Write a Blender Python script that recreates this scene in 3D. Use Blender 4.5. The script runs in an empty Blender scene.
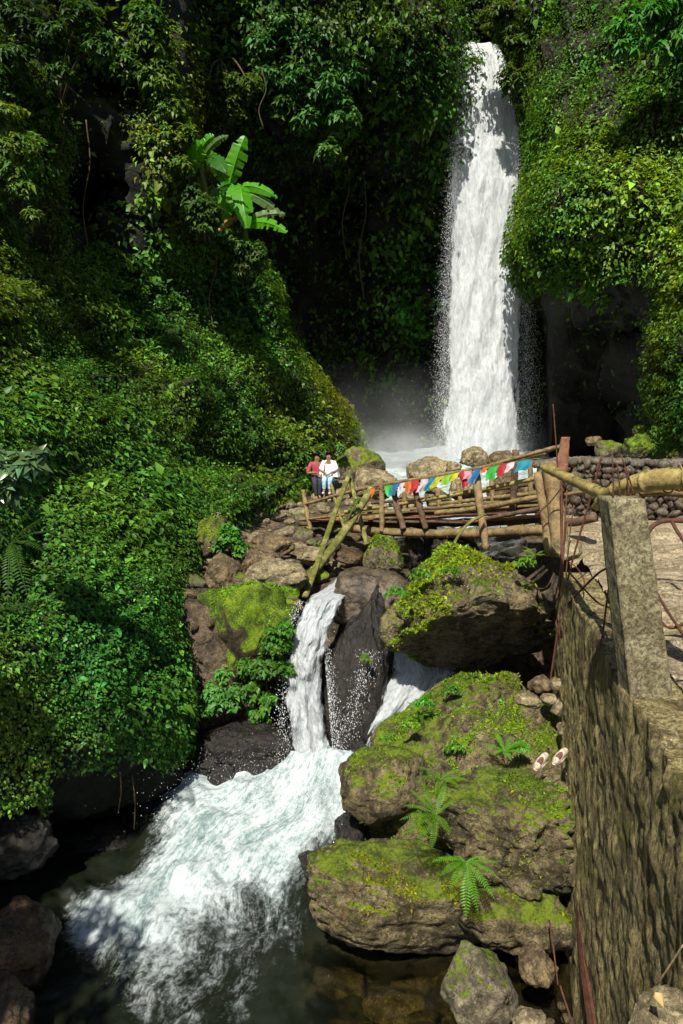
import bpy, bmesh, math, random
import numpy as np
from mathutils import Vector, Matrix, Euler
R = math.radians
rng = np.random.default_rng(7)
random.seed(7)
sc = bpy.context.scene
COL = sc.collection

# ------------------------------------------------------------------ camera
F = 740.0; CX = 341.5; CY = 512.0; CAMZ = 5.5; PITCH = R(8.6)
cp, sp = math.cos(PITCH), math.sin(PITCH)
cam = bpy.data.cameras.new('camera'); camo = bpy.data.objects.new('camera', cam); COL.objects.link(camo)
camo.location = (0, 0, CAMZ); camo.rotation_euler = (math.pi/2 - PITCH, 0, 0)
cam.sensor_fit = 'VERTICAL'; cam.sensor_height = 36.0; cam.lens = F/1024*36.0
cam.clip_start = 0.05; cam.clip_end = 500
sc.camera = camo

def W(px, py, Y):
    """world point seen at (px,py) lying in the plane y=Y (arrays fine)"""
    px = np.asarray(px, float); py = np.asarray(py, float); Y = np.asarray(Y, float)
    u = (px-CX)/F; v = (CY-py)/F
    dy = cp + sp*v; dz = -sp + cp*v
    return np.stack(np.broadcast_arrays(u/dy*Y, Y, CAMZ + dz/dy*Y), -1)
def WZ(px, py, z):
    u = (px-CX)/F; v = (CY-py)/F
    dy = cp + sp*v; dz = -sp + cp*v
    t = (z-CAMZ)/dz
    return np.array([u*t, dy*t, z])
def proj(P):
    P = np.asarray(P, float)
    x = P[..., 0]; y = P[..., 1]; z = P[..., 2]-CAMZ
    d = y*cp - z*sp; h = y*sp + z*cp
    d = np.maximum(d, 0.05)
    return CX + F*x/d, CY - F*h/d
def WP(px, py, A, B, off=0.0):
    """point at pixel lying in the vertical plane through A,B (xy), shifted off along its normal (away from camera)"""
    A = np.array(A[:2]); B = np.array(B[:2]); d = B-A; n = np.array([-d[1], d[0]])/np.linalg.norm(d)
    if n[1] < 0: n = -n
    A = A + n*off
    u = (px-CX)/F; v = (CY-py)/F
    r = np.array([u, cp + sp*v, -sp + cp*v])
    t = (A@n)/(r[:2]@n)
    return np.array([r[0]*t, r[1]*t, CAMZ + r[2]*t])

# ------------------------------------------------------------------ noise
def _h(ix, iy, iz, s):
    h = (ix.astype(np.uint32)*np.uint32(374761393) + iy.astype(np.uint32)*np.uint32(668265263) + iz.astype(np.uint32)*np.uint32(2147483647 & 1274126177) + np.uint32((s*974634777) & 0xffffffff))
    h = (h ^ (h >> np.uint32(13)))*np.uint32(1274126177)
    h = (h ^ (h >> np.uint32(16)))*np.uint32(2246822519)
    h = h ^ (h >> np.uint32(15))
    return h.astype(np.float64)/4294967295.0*2-1
def vnoise(P, s=0):
    P = np.asarray(P, float)
    f = np.floor(P); i = f.astype(np.int64); t = P-f; t = t*t*t*(t*(t*6-15)+10)
    i = (i & 0xffffffff)
    x, y, z = i[..., 0], i[..., 1], i[..., 2]; tx, ty, tz = t[..., 0], t[..., 1], t[..., 2]
    x1 = (x+1) & 0xffffffff; y1 = (y+1) & 0xffffffff; z1 = (z+1) & 0xffffffff
    L = lambda a, b, q: a+(b-a)*q
    return L(L(L(_h(x, y, z, s), _h(x1, y, z, s), tx), L(_h(x, y1, z, s), _h(x1, y1, z, s), tx), ty),
             L(L(_h(x, y, z1, s), _h(x1, y, z1, s), tx), L(_h(x, y1, z1, s), _h(x1, y1, z1, s), tx), ty), tz)
def fbm(P, s=0, o=4, g=0.5, l=2.03):
    P = np.asarray(P, float); a = 1; r = 0; n = 0
    for k in range(o):
        r = r + a*vnoise(P*(l**k)+k*17.3, s+k); n += a; a *= g
    return r/n*1.6
def sstep(a, b, x):
    t = np.clip((x-a)/(b-a), 0, 1); return t*t*(3-2*t)
def unit(v):
    v = np.asarray(v, float); return v/np.maximum(np.linalg.norm(v, axis=-1, keepdims=True), 1e-9)

class RBF:
    def __init__(s, pts, vals, sc_=100.0, reg=0.02):
        s.p = np.array(pts, float)/sc_; s.s = sc_; v = np.array(vals, float); n = len(v)
        K = s.k(s.p, s.p) + np.eye(n)*reg
        Pm = np.hstack([np.ones((n, 1)), s.p]); m = Pm.shape[1]
        A = np.block([[K, Pm], [Pm.T, np.zeros((m, m))]])
        s.w = np.linalg.solve(A, np.concatenate([v, np.zeros(m)])); s.n = n
    @staticmethod
    def k(a, b):
        return np.linalg.norm(a[:, None]-b[None], axis=-1)
    def __call__(s, q):
        q = np.asarray(q, float); sh = q.shape[:-1]; q = q.reshape(-1, q.shape[-1])/s.s
        out = np.empty(len(q))
        for i in range(0, len(q), 20000):
            c = q[i:i+20000]
            out[i:i+20000] = s.k(c, s.p)@s.w[:s.n] + s.w[s.n] + c@s.w[s.n+1:]
        return out.reshape(sh)

# ------------------------------------------------------------------ mesh helpers
def mesh(name, V, Fc, mat=None, parent=None, smooth=True, attrs=None):
    """Fc: (M,3) or (M,4) array, or list of such arrays"""
    V = np.asarray(V, np.float32)
    Fs = Fc if isinstance(Fc, list) else [Fc]
    Fs = [np.asarray(f, np.int32) for f in Fs if len(f)]
    me = bpy.data.meshes.new(name)
    me.vertices.add(len(V)); me.vertices.foreach_set('co', V.ravel())
    nl = sum(f.size for f in Fs); nf = sum(len(f) for f in Fs)
    me.loops.add(nl); me.loops.foreach_set('vertex_index', np.concatenate([f.ravel() for f in Fs]))
    me.polygons.add(nf)
    tot = np.concatenate([np.full(len(f), f.shape[1], np.int32) for f in Fs])
    st = np.concatenate([[0], np.cumsum(tot)[:-1]]).astype(np.int32)
    me.polygons.foreach_set('loop_start', st)
    me.update(calc_edges=True); me.validate()
    if smooth: me.polygons.foreach_set('use_smooth', np.ones(len(me.polygons), bool))
    for k, a in (attrs or {}).items():
        a = np.asarray(a, np.float32)
        if a.ndim == 1:
            at = me.attributes.new(k, 'FLOAT', 'POINT'); at.data.foreach_set('value', a)
        elif a.shape[1] == 3:
            at = me.attributes.new(k, 'FLOAT_VECTOR', 'POINT'); at.data.foreach_set('vector', a.ravel())
    o = bpy.data.objects.new(name, me); COL.objects.link(o)
    if mat: me.materials.append(mat)
    if parent: o.parent = parent
    return o
def tag(o, label=None, cat=None, group=None, kind=None):
    if label: o['label'] = label
    if cat: o['category'] = cat
    if group: o['group'] = group
    if kind: o['kind'] = kind
    return o
def empty(name, loc, label=None, cat=None, group=None, kind=None):
    o = bpy.data.objects.new(name, None); COL.objects.link(o); o.location = Vector([float(c) for c in loc]); o.empty_display_size = .2
    tag(o, label, cat, group, kind); return o
def child(name, V, Fc, mat, root, **k):
    V = np.asarray(V, float) - np.array(root.location)
    return mesh(name, V, Fc, mat, root, **k)
def grid_faces(nu, nv, closed_u=False):
    a = np.arange(nu*nv).reshape(nv, nu)
    if closed_u: a = np.hstack([a, a[:, :1]])
    return np.stack([a[:-1, :-1], a[:-1, 1:], a[1:, 1:], a[1:, :-1]], -1).reshape(-1, 4)
def join(parts):
    """parts: list of (V,F) with the same face size -> one (V,F)"""
    n = 0; Vs = []; Fs = {}
    for V, f in parts:
        fl = f if isinstance(f, list) else [f]
        for q in fl:
            if len(q): Fs.setdefault(np.asarray(q).shape[1], []).append(np.asarray(q)+n)
        Vs.append(V); n += len(V)
    return np.concatenate(Vs), [np.concatenate(v) for v in Fs.values()]
def tube(path, rad, seg=8, rough=0.0, seed=0, sub=1, caps=True, nodes=0.0):
    path = np.array(path, float); n = len(path)
    rad = np.broadcast_to(np.asarray(rad, float), (n,)).copy() if np.ndim(rad) == 0 or len(np.atleast_1d(rad)) == n else np.interp(np.linspace(0, 1, n), np.linspace(0, 1, len(rad)), rad)
    if sub > 1 and n >= 2:
        # catmull-rom resample
        P = np.vstack([2*path[0]-path[1], path, 2*path[-1]-path[-2]]); out = []; ro = []
        for i in range(n-1):
            for k in range(sub):
                t = k/sub; a, b, c, d = P[i], P[i+1], P[i+2], P[i+3]
                out.append(.5*((2*b)+(-a+c)*t+(2*a-5*b+4*c-d)*t*t+(-a+3*b-3*c+d)*t**3)); ro.append(rad[i]*(1-t)+rad[i+1]*t)
        out.append(path[-1]); ro.append(rad[-1]); path = np.array(out); rad = np.array(ro); n = len(path)
    if nodes:
        arc = np.concatenate([[0], np.cumsum(np.linalg.norm(np.diff(path, axis=0), axis=1))]); q = (arc % nodes)/nodes
        rad = rad*(1+.20*np.exp(-((q-.5)*nodes/.018)**2)-.05*np.exp(-((q-.5)*nodes/.08)**2))
    T = unit(np.gradient(path, axis=0)); up = np.array([0, 0, 1.]) if abs(T[0][2]) < .9 else np.array([1., 0, 0])
    N = []; u = unit(np.cross(T[0], np.cross(up, T[0])))
    for t in T:
        u = unit(u-t*(u@t)); N.append(u)
    N = np.array(N); B = np.cross(T, N)
    a = np.linspace(0, 2*np.pi, seg, endpoint=False)
    ring = N[:, None]*np.cos(a)[None, :, None] + B[:, None]*np.sin(a)[None, :, None]
    r = rad[:, None, None]*np.ones((n, seg, 1))
    if rough:
        q = path[:, None]+ring*rad[:, None, None]
        r = r*(1+rough*fbm(q/ max(rad.mean(), .01)*.45, seed, 3)[..., None])
    V = (path[:, None]+ring*r).reshape(-1, 3)
    Fq = [grid_faces(seg, n, True)]
    if caps:
        V = np.vstack([V, path[0], path[-1]]); i0 = n*seg; i1 = i0+1; k = np.arange(seg); k2 = (k+1) % seg
        Fq.append(np.concatenate([np.stack([np.full(seg, i0), k2, k], -1), np.stack([np.full(seg, i1), (n-1)*seg+k, (n-1)*seg+k2], -1)]))
    return V, Fq
_ico = {}
def ico(sub):
    if sub not in _ico:
        bm = bmesh.new(); bmesh.ops.create_icosphere(bm, subdivisions=sub, radius=1)
        _ico[sub] = (np.array([v.co[:] for v in bm.verts]), np.array([[v.index for v in f.verts] for f in bm.faces])); bm.free()
    return _ico[sub][0].copy(), _ico[sub][1]
def rotm(rx, ry, rz):
    return np.array(Euler((R(rx), R(ry), R(rz))).to_matrix())
def rock_vf(c, dims, rot=(0, 0, 0), seed=0, sub=5, facets=9, rough=.10, cut=.8, fine=.035):
    V, Fc = ico(sub); r_ = np.random.default_rng(seed+100)
    V = V*(1+.22*fbm(V*1.1, seed, 3))[:, None]
    for k in range(facets):
        n = unit(r_.normal(size=3)); d = r_.uniform(.62, .9)
        e = V@n-d; V = V-np.where(e > 0, e, 0)[:, None]*n*cut
    V = V*(1+rough*(fbm(V*2.6, seed+5, 4))+fine*(1-2*np.abs(fbm(V*7, seed+9, 4))))[:, None]
    V = V*np.array(dims)/2
    V = V@rotm(*rot).T + np.array(c)
    return V, Fc
def vnormals(V, T):
    n = np.cross(V[T[:, 1]]-V[T[:, 0]], V[T[:, 2]]-V[T[:, 0]]); N = np.zeros_like(V)
    for k in range(T.shape[1]): np.add.at(N, T[:, k], n)
    return unit(N)
def tris(Fc):
    return np.concatenate([Fc[:, [0, 1, 2]], Fc[:, [0, 2, 3]]]) if Fc.shape[1] == 4 else Fc
def sample(V, Fc, n, weight=None, mask=None, persp=True):
    T = tris(Fc); a, b, c = V[T[:, 0]], V[T[:, 1]], V[T[:, 2]]
    nn = np.cross(b-a, c-a); A = np.linalg.norm(nn, axis=1); m = (a+b+c)/3
    w = A.copy()
    if persp: w /= np.maximum(m[:, 1], 2)**2
    if weight is not None: w = w*weight(m, nn/np.maximum(A, 1e-9)[:, None])
    i = rng.choice(len(T), n, p=w/w.sum()); u = rng.random((n, 1)); v = rng.random((n, 1))
    s = (u+v) > 1; u = np.where(s, 1-u, u); v = np.where(s, 1-v, v)
    P = a[i]+(b[i]-a[i])*u+(c[i]-a[i])*v
    return P, unit(nn[i])

# ------------------------------------------------------------------ leaves
def leaf_vf(P, N, L, wid=.55, up=.55, rnd=.55, droop=.5, fold=.18, ax=None, curl=.25):
    """folded pointed leaves (6 verts). P base points, N surface normals, L lengths"""
    n = len(P); L = np.broadcast_to(L, (n,)).reshape(n, 1)
    nz = unit(N*.55 + np.array([0, 0, up]) + rng.normal(size=(n, 3))*rnd*.6)
    if ax is None:
        d = rng.normal(size=(n, 3))*.8 + N*.5 + np.array([0, 0, -droop])
    else: d = ax
    d = unit(d - nz*(d*nz).sum(1, keepdims=True)*.8)
    s = unit(np.cross(d, nz)); nz = np.cross(s, d)
    w = L*wid/2
    v0 = P; v1 = P+d*L*.38-s*w+nz*w*fold*2; v2 = P+d*L*.38+s*w+nz*w*fold*2
    vm = P+d*L*.40; v3 = P+d*L-nz*L*curl
    V = np.stack([v0, v1, vm, v2, v3], 1).reshape(-1, 3)
    b = np.arange(n)[:, None]*5
    Ff = np.concatenate([b+np.array([0, 2, 1]), b+np.array([0, 3, 2]), b+np.array([1, 2, 4]), b+np.array([2, 3, 4])])
    return V, Ff
def leaf_col(P, base, n, var=.42, big=.95, seed=3, sc_=.6):
    k = np.exp(rng.normal(size=(n, 1))*var)*(1+.45*fbm(P*sc_, seed, 3)[:, None]*big)
    hue = rng.normal(size=(n, 1))*.12 + .18*fbm(P*.35, seed+8, 2)[:, None]
    c = np.array(base)[None]*k
    c = c*np.concatenate([1+hue*1.6, np.ones((n, 1)), 1-hue], 1)
    return np.clip(c, .002, .6)

# ------------------------------------------------------------------ materials
def newmat(name):
    m = bpy.data.materials.new(name); m.use_nodes = True; nt = m.node_tree; nt.nodes.clear()
    out = nt.nodes.new('ShaderNodeOutputMaterial'); return m, nt, out
class NB:
    def __init__(s, nt): s.nt = nt
    def n(s, t, **k):
        x = s.nt.nodes.new('ShaderNode'+t)
        for a, b in k.items():
            if a.startswith('i_'):
                nm = a[2:].replace('_', ' ')
                s.put(x.inputs[nm], b)
            else: setattr(x, a, b)
        return x
    def put(s, inp, v):
        if hasattr(v, 'is_linked') or isinstance(v, bpy.types.NodeSocket): s.nt.links.new(v, inp)
        else:
            if isinstance(v, (tuple, list)) and inp.type == 'RGBA' and len(v) == 3: v = (*v, 1)
            inp.default_value = v
    def math(s, op, a, b=0.0, c=None, clamp=False):
        x = s.nt.nodes.new('ShaderNodeMath'); x.operation = op; x.use_clamp = clamp
        s.put(x.inputs[0], a); s.put(x.inputs[1], b)
        if c is not None: s.put(x.inputs[2], c)
        return x.outputs[0]
    def mix(s, f, a, b):
        x = s.nt.nodes.new('ShaderNodeMix'); x.data_type = 'RGBA'
        s.put(x.inputs[0], f); s.put(x.inputs[6], a); s.put(x.inputs[7], b); return x.outputs[2]
    def ramp(s, f, a, b, lo=0.0, hi=1.0):
        x = s.nt.nodes.new('ShaderNodeMapRange'); x.interpolation_type = 'SMOOTHSTEP'
        s.put(x.inputs[0], f); x.inputs[1].default_value = a; x.inputs[2].default_value = b; x.inputs[3].default_value = lo; x.inputs[4].default_value = hi
        return x.outputs[0]
    def noise(s, scale, vec=None, detail=6, rough=.6, dist=0.0, mapscale=None):
        v = vec if vec is not None else s.n('TexCoord').outputs['Object']
        if mapscale:
            mp = s.n('Mapping'); s.put(mp.inputs['Vector'], v); mp.inputs['Scale'].default_value = mapscale; v = mp.outputs[0]
        x = s.n('TexNoise'); s.put(x.inputs['Vector'], v); x.inputs['Scale'].default_value = scale; x.inputs['Detail'].default_value = detail
        x.inputs['Roughness'].default_value = rough; x.inputs['Distortion'].default_value = dist
        return x.outputs['Fac']
    def bump(s, h, strength=.5, dist=.02, nrm=None):
        x = s.n('Bump'); s.put(x.inputs['Height'], h); x.inputs['Strength'].default_value = strength; x.inputs['Distance'].default_value = dist
        if nrm: s.put(x.inputs['Normal'], nrm)
        return x.outputs[0]
def leaf_mat(name, trans=.36, rough=.48, spec=.32):
    m, nt, out = newmat(name); b = NB(nt)
    a = b.n('Attribute', attribute_name='col').outputs['Vector']
    p = b.n('BsdfPrincipled', i_Base_Color=a, i_Roughness=rough); p.inputs['Specular IOR Level'].default_value = spec
    br = b.n('VectorMath', operation='MULTIPLY'); nt.links.new(a, br.inputs[0]); br.inputs[1].default_value = (1.5, 1.25, .6)
    t = b.n('BsdfTranslucent', i_Color=br.outputs[0])
    mx = b.n('MixShader'); mx.inputs[0].default_value = trans; nt.links.new(p.outputs[0], mx.inputs[1]); nt.links.new(t.outputs[0], mx.inputs[2])
    nt.links.new(mx.outputs[0], out.inputs[0]); return m
def rock_mat(name, c1, c2, moss=0.0, mosscol=(.12, .14, .012), mossdark=(.035, .05, .006), wet=None, scale=3.0, rough=.75, bump=.06, slope=(.1, .75), spec=.3):
    """c1/c2: light and dark rock; moss: amount on upward faces"""
    m, nt, out = newmat(name); b = NB(nt)
    tc = b.n('TexCoord').outputs['Object']
    geo = b.n('NewGeometry')
    n1 = b.noise(scale, tc, 8, .65); n2 = b.noise(scale*5, tc, 8, .7); n3 = b.noise(scale*.5, tc, 4, .5, .6)
    f = b.ramp(b.math('ADD', b.math('MULTIPLY', n1, .6), b.math('MULTIPLY', n2, .4)), .42, .58)
    col = b.mix(f, c2, c1)
    # lichen / iron stains
    st = b.ramp(b.noise(scale*1.3, tc, 6, .7, 1.5, (1, 1, .5)), .55, .7)
    col = b.mix(b.math('MULTIPLY', st, .5), col, tuple(np.array(c1)*np.array([.95, .78, .42])))
    spk = b.ramp(b.noise(scale*11, tc, 6, .8), .50, .60)
    col = b.mix(b.math('MULTIPLY', spk, .7), col, tuple(np.array(c2)*.5))
    grit = b.ramp(b.noise(scale*34, tc, 5, .85), .40, .60)
    col = b.mix(b.math('MULTIPLY', grit, .45), col, tuple(np.array(c2)*.8))
    lch = b.ramp(b.noise(scale*6, tc, 6, .8, .4), .54, .64)
    col = b.mix(b.math('MULTIPLY', lch, .6), col, tuple(np.minimum(np.array(c1)*1.45, .6)))
    cr = b.n('TexVoronoi', feature='DISTANCE_TO_EDGE'); 
    dv = b.n('VectorMath', operation='ADD'); nt.links.new(tc, dv.inputs[0])
    nz = b.n('TexNoise'); nt.links.new(tc, nz.inputs['Vector']); nz.inputs['Scale'].default_value = scale*1.5; nz.inputs['Detail'].default_value = 5
    nt.links.new(nz.outputs['Color'], dv.inputs[1]); nt.links.new(dv.outputs[0], cr.inputs['Vector']); cr.inputs['Scale'].default_value = scale*.8
    crk = b.ramp(cr.outputs['Distance'], 0.0, .035)
    col = b.mix(b.math('MULTIPLY', b.math('SUBTRACT', 1.0, crk), .35), col, tuple(np.array(c2)*.45))
    rg = rough
    if moss > 0:
        sx = b.n('SeparateXYZ'); nt.links.new(geo.outputs['Normal'], sx.inputs[0])
        up = b.ramp(sx.outputs['Z'], *slope)
        mn = b.noise(scale*1.1, tc, 7, .68)
        mf = b.ramp(b.math('ADD', b.math('MULTIPLY', up, .75), b.math('SUBTRACT', mn, .5)), .98-moss*.62, 1.10-moss*.62)
        mc = b.mix(b.ramp(b.math('ADD', b.math('MULTIPLY', b.noise(scale*14, tc, 6, .8), .55), b.math('MULTIPLY', b.noise(scale*1.6, tc, 4, .6), .45)), .42, .58), mossdark, mosscol)
        col = b.mix(mf, col, mc)
        rg = b.mix(mf, (rough,)*3, (.95,)*3)
    if wet is not None:   # glossy dark band by height, the tide line
        sp_ = b.n('SeparateXYZ'); nt.links.new(geo.outputs['Position'], sp_.inputs[0])
        wf = b.math('SUBTRACT', 1.0, b.ramp(b.math('ADD', sp_.outputs['Z'], b.math('MULTIPLY', n3, .3)), wet, wet+.35))
        col = b.mix(wf, col, b.mix(.65, col, (.006, .006, .004)))
        if moss > 0: rg = b.mix(wf, rg, (.25,)*3)
        else: rg = b.mix(wf, (rough,)*3, (.22,)*3)
    hh = b.math('ADD', b.math('ADD', b.math('MULTIPLY', n1, 1.0), b.math('MULTIPLY', n2, .45)), b.math('MULTIPLY', crk, .12))
    hh = b.math('ADD', hh, b.math('MULTIPLY', b.noise(scale*18, tc, 6, .8), .3))
    p = b.n('BsdfPrincipled', i_Base_Color=col); b.put(p.inputs['Roughness'], rg); p.inputs['Specular IOR Level'].default_value = spec
    nt.links.new(b.bump(hh, 1.0, bump), p.inputs['Normal'])
    nt.links.new(p.outputs[0], out.inputs[0]); return m
def wood_mat(name, c1, c2, moss=0.0, scale=6., rings=False, rough=.8):
    m, nt, out = newmat(name); b = NB(nt); tc = b.n('TexCoord').outputs['Object']
    n1 = b.noise(scale, tc, 8, .7, .5); n2 = b.noise(scale*7, tc, 6, .7)
    f = b.ramp(b.math('ADD', b.math('MULTIPLY', n1, .55), b.math('MULTIPLY', n2, .45)), .36, .62)
    col = b.mix(f, c2, c1)
    if moss:
        g = b.n('NewGeometry'); sx = b.n('SeparateXYZ'); nt.links.new(g.outputs['Normal'], sx.inputs[0])
        mf = b.ramp(b.math('ADD', b.math('MULTIPLY', sx.outputs['Z'], .3), b.noise(scale*1.4, tc, 6, .7)), .8-moss*.5, .95-moss*.5)
        col = b.mix(mf, col, (.08, .09, .012))
    p = b.n('BsdfPrincipled', i_Base_Color=col, i_Roughness=rough); p.inputs['Specular IOR Level'].default_value = .25
    nt.links.new(b.bump(b.math('ADD', n1, b.math('MULTIPLY', n2, .6)), .9, .015), p.inputs['Normal'])
    nt.links.new(p.outputs[0], out.inputs[0]); return m
def plain_mat(name, c, rough=.7, var=.25, scale=30., spec=.3, trans=0.0):
    m, nt, out = newmat(name); b = NB(nt); tc = b.n('TexCoord').outputs['Object']
    n = b.noise(scale, tc, 5, .6)
    col = b.mix(b.ramp(n, .3, .7), tuple(np.array(c)*(1-var)), tuple(np.minimum(np.array(c)*(1+var), .9)))
    p = b.n('BsdfPrincipled', i_Base_Color=col, i_Roughness=rough); p.inputs['Specular IOR Level'].default_value = spec
    nt.links.new(b.bump(n, .4, .005), p.inputs['Normal'])
    if trans:
        t = b.n('BsdfTranslucent', i_Color=col); mx = b.n('MixShader'); mx.inputs[0].default_value = trans
        nt.links.new(p.outputs[0], mx.inputs[1]); nt.links.new(t.outputs[0], mx.inputs[2]); nt.links.new(mx.outputs[0], out.inputs[0])
    else: nt.links.new(p.outputs[0], out.inputs[0])
    return m
def spray_mat(name, mapscale=(1, 1, .35), scale=3., lo=.42, hi=.58, col=(.86, .89, .91), edge=True, flow=False, bd=.12):
    """white water: air-filled, holes between the strands"""
    m, nt, out = newmat(name); b = NB(nt)
    tc = b.n('Attribute', attribute_name='flow').outputs['Vector'] if flow else b.n('TexCoord').outputs['Object']
    n = b.noise(scale, tc, 10, .72, .35, mapscale); n2 = b.noise(scale*.35, tc, 4, .5, .2, mapscale)
    d = b.n('Attribute', attribute_name='dens').outputs['Fac']
    s = b.math('ADD', b.math('ADD', b.math('MULTIPLY', n, .65), b.math('MULTIPLY', n2, .35)), b.math('SUBTRACT', d, .5))
    a = b.ramp(s, lo, hi)
    fine = b.noise(scale*3.0, tc, 8, .85, .3, mapscale)
    c = b.mix(b.ramp(fine, .38, .56), tuple(np.array(col)*.62), col)
    p = b.n('BsdfPrincipled', i_Base_Color=c, i_Roughness=.45); p.inputs['Specular IOR Level'].default_value = .4
    nt.links.new(b.bump(b.math('ADD', n, b.math('MULTIPLY', fine, .6)), 1.0, bd), p.inputs['Normal'])
    tl = b.n('BsdfTranslucent', i_Color=col); m1 = b.n('MixShader'); m1.inputs[0].default_value = .3
    nt.links.new(p.outputs[0], m1.inputs[1]); nt.links.new(tl.outputs[0], m1.inputs[2])
    tr = b.n('BsdfTransparent'); mx = b.n('MixShader'); b.put(mx.inputs[0], a)
    nt.links.new(tr.outputs[0], mx.inputs[1]); nt.links.new(m1.outputs[0], mx.inputs[2]); nt.links.new(mx.outputs[0], out.inputs[0])
    return m
def water_mat(name, deep=(.006, .008, .004), foamc=(.45, .50, .51), flowscale=(.9, 1.9, 1), fs=1.9):
    m, nt, out = newmat(name); b = NB(nt)
    fl = b.n('Attribute', attribute_name='flow').outputs['Vector']
    fo = b.n('Attribute', attribute_name='foam').outputs['Fac']
    n = b.noise(fs, fl, 9, .66, .35, flowscale); n2 = b.noise(fs*5, fl, 7, .74, .35, (flowscale[0]*.9, flowscale[1]*1.1, 1))
    tc = b.n('TexCoord').outputs['Object']
    n3 = b.noise(16, tc, 6, .7, .6)
    s = b.math('ADD', b.math('ADD', b.math('MULTIPLY', n, .42), b.math('MULTIPLY', n2, .28)), b.math('MULTIPLY', n3, .30))
    s = b.math('ADD', s, b.math('SUBTRACT', fo, .5))
    f = b.ramp(s, .40, .70)
    bd = b.n('Attribute', attribute_name='bed').outputs['Vector']
    dp = b.mix(b.ramp(b.noise(3, tc, 5, .6), .4, .6), deep, bd)
    tone = b.ramp(b.math('ADD', b.math('MULTIPLY', n2, .55), b.math('ADD', b.math('MULTIPLY', n3, .3), b.math('MULTIPLY', b.noise(.8, fl, 5, .6, 1.0, (.7, 2, 1)), .45))), .52, .74)
    c = b.mix(f, dp, b.mix(tone, tuple(np.array(foamc)*.36*np.array([.72, 1.0, .97])), foamc))
    p = b.n('BsdfPrincipled', i_Base_Color=c); b.put(p.inputs['Roughness'], b.ramp(f, 0, .6, .06, .55)); p.inputs['IOR'].default_value = 1.33
    h = b.math('ADD', b.math('MULTIPLY', n2, .5), b.math('ADD', b.math('MULTIPLY', n, .7), b.math('MULTIPLY', n3, .25)))
    nt.links.new(b.bump(h, .8, .035), p.inputs['Normal'])
    # clear shallows show the bed through a tinted, reflecting surface
    cl = b.n('Attribute', attribute_name='clear').outputs['Fac']
    tr = b.n('BsdfTransparent'); tr.inputs[0].default_value = (.42, .40, .24, 1)
    gl = b.n('BsdfGlossy', i_Roughness=.04); nt.links.new(p.inputs['Normal'].links[0].from_socket, gl.inputs['Normal'])
    fr = b.n('Fresnel'); fr.inputs['IOR'].default_value = 1.33; nt.links.new(p.inputs['Normal'].links[0].from_socket, fr.inputs['Normal'])
    sh = b.n('MixShader'); nt.links.new(fr.outputs[0], sh.inputs[0]); nt.links.new(tr.outputs[0], sh.inputs[1]); nt.links.new(gl.outputs[0], sh.inputs[2])
    mx = b.n('MixShader'); b.put(mx.inputs[0], b.math('MULTIPLY', cl, b.math('SUBTRACT', 1.0, f))); nt.links.new(p.outputs[0], mx.inputs[1]); nt.links.new(sh.outputs[0], mx.inputs[2])
    nt.links.new(mx.outputs[0], out.inputs[0]); return m

M = {}
M['leaf'] = leaf_mat('foliage_leaf')
M['leaf_glossy'] = leaf_mat('glossy_leaf', .25, .32, .5)
M['banana'] = leaf_mat('banana_leaf', .5, .35, .4)
M['mossy'] = leaf_mat('moss_tuft', .25, .8, .1)
M['soil'] = rock_mat('dark_slope', (.020, .024, .011), (.007, .008, .004), .55, (.06, .085, .010), (.02, .03, .005), scale=.8, bump=.25, slope=(-.2, .7))
M['cliff'] = rock_mat('wet_cliff_rock', (.030, .024, .018), (.009, .008, .006), .12, (.03, .05, .01), (.012, .02, .004), scale=.45, bump=.35, rough=.6)
M['cliff_brown'] = rock_mat('brown_cliff_rock', (.036, .029, .019), (.010, .008, .006), .1, (.03, .05, .01), (.012, .02, .004), scale=.6, bump=.35)
M['ground'] = rock_mat('earth_and_rubble', (.16, .115, .07), (.03, .022, .014), .12, scale=1.6, bump=.08)
M['rock_tan'] = rock_mat('tan_stone', (.40, .33, .19), (.11, .085, .045), .12, scale=3.5, bump=.045)
M['rock_brown'] = rock_mat('brown_stone', (.24, .175, .09), (.055, .038, .02), .15, scale=3., bump=.05)
M['rock_grey'] = rock_mat('grey_stone', (.27, .23, .15), (.07, .058, .036), .55, (.14, .18, .012), scale=3., bump=.05)
M['rock_moss'] = rock_mat('mossy_stone', (.24, .20, .12), (.07, .055, .03), .85, (.16, .22, .010), (.035, .055, .006), scale=2.6, bump=.06, slope=(-.15, .6))
M['rock_fullmoss'] = rock_mat('moss_covered_stone', (.10, .08, .04), (.03, .023, .012), 1.2, (.17, .26, .010), (.03, .055, .006), scale=3.0, bump=.08, slope=(-.35, .5))
M['boulder'] = rock_mat('craggy_boulder', (.32, .26, .14), (.06, .046, .024), .50, (.16, .22, .012), (.04, .055, .006), scale=2.2, bump=.12, slope=(.2, .85))
M['boulder_low'] = rock_mat('streamside_boulder', (.26, .21, .11), (.045, .034, .015), .58, (.14, .19, .010), (.035, .05, .005), wet=.22, scale=2.2, bump=.08, slope=(0, .8))
M['rock_wet'] = rock_mat('wet_dark_stone', (.026, .020, .014), (.006, .005, .004), .25, (.05, .06, .008), (.02, .025, .004), scale=2.2, rough=.32, bump=.06, spec=.5)
M['rock_rust'] = rock_mat('rusty_wet_stone', (.11, .06, .02), (.02, .014, .007), .1, scale=2.4, rough=.35, bump=.05, spec=.5)
M['slabrock'] = rock_mat('smooth_water_worn_rock', (.17, .13, .085), (.035, .026, .018), .05, scale=2.6, rough=.4, bump=.04, spec=.5)
M['gabion'] = rock_mat('gabion_stone', (.2, .175, .13), (.06, .05, .036), .15, scale=4, bump=.04)
M['bark'] = wood_mat('mossy_bark', (.09, .065, .035), (.025, .018, .010), .4)
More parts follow.
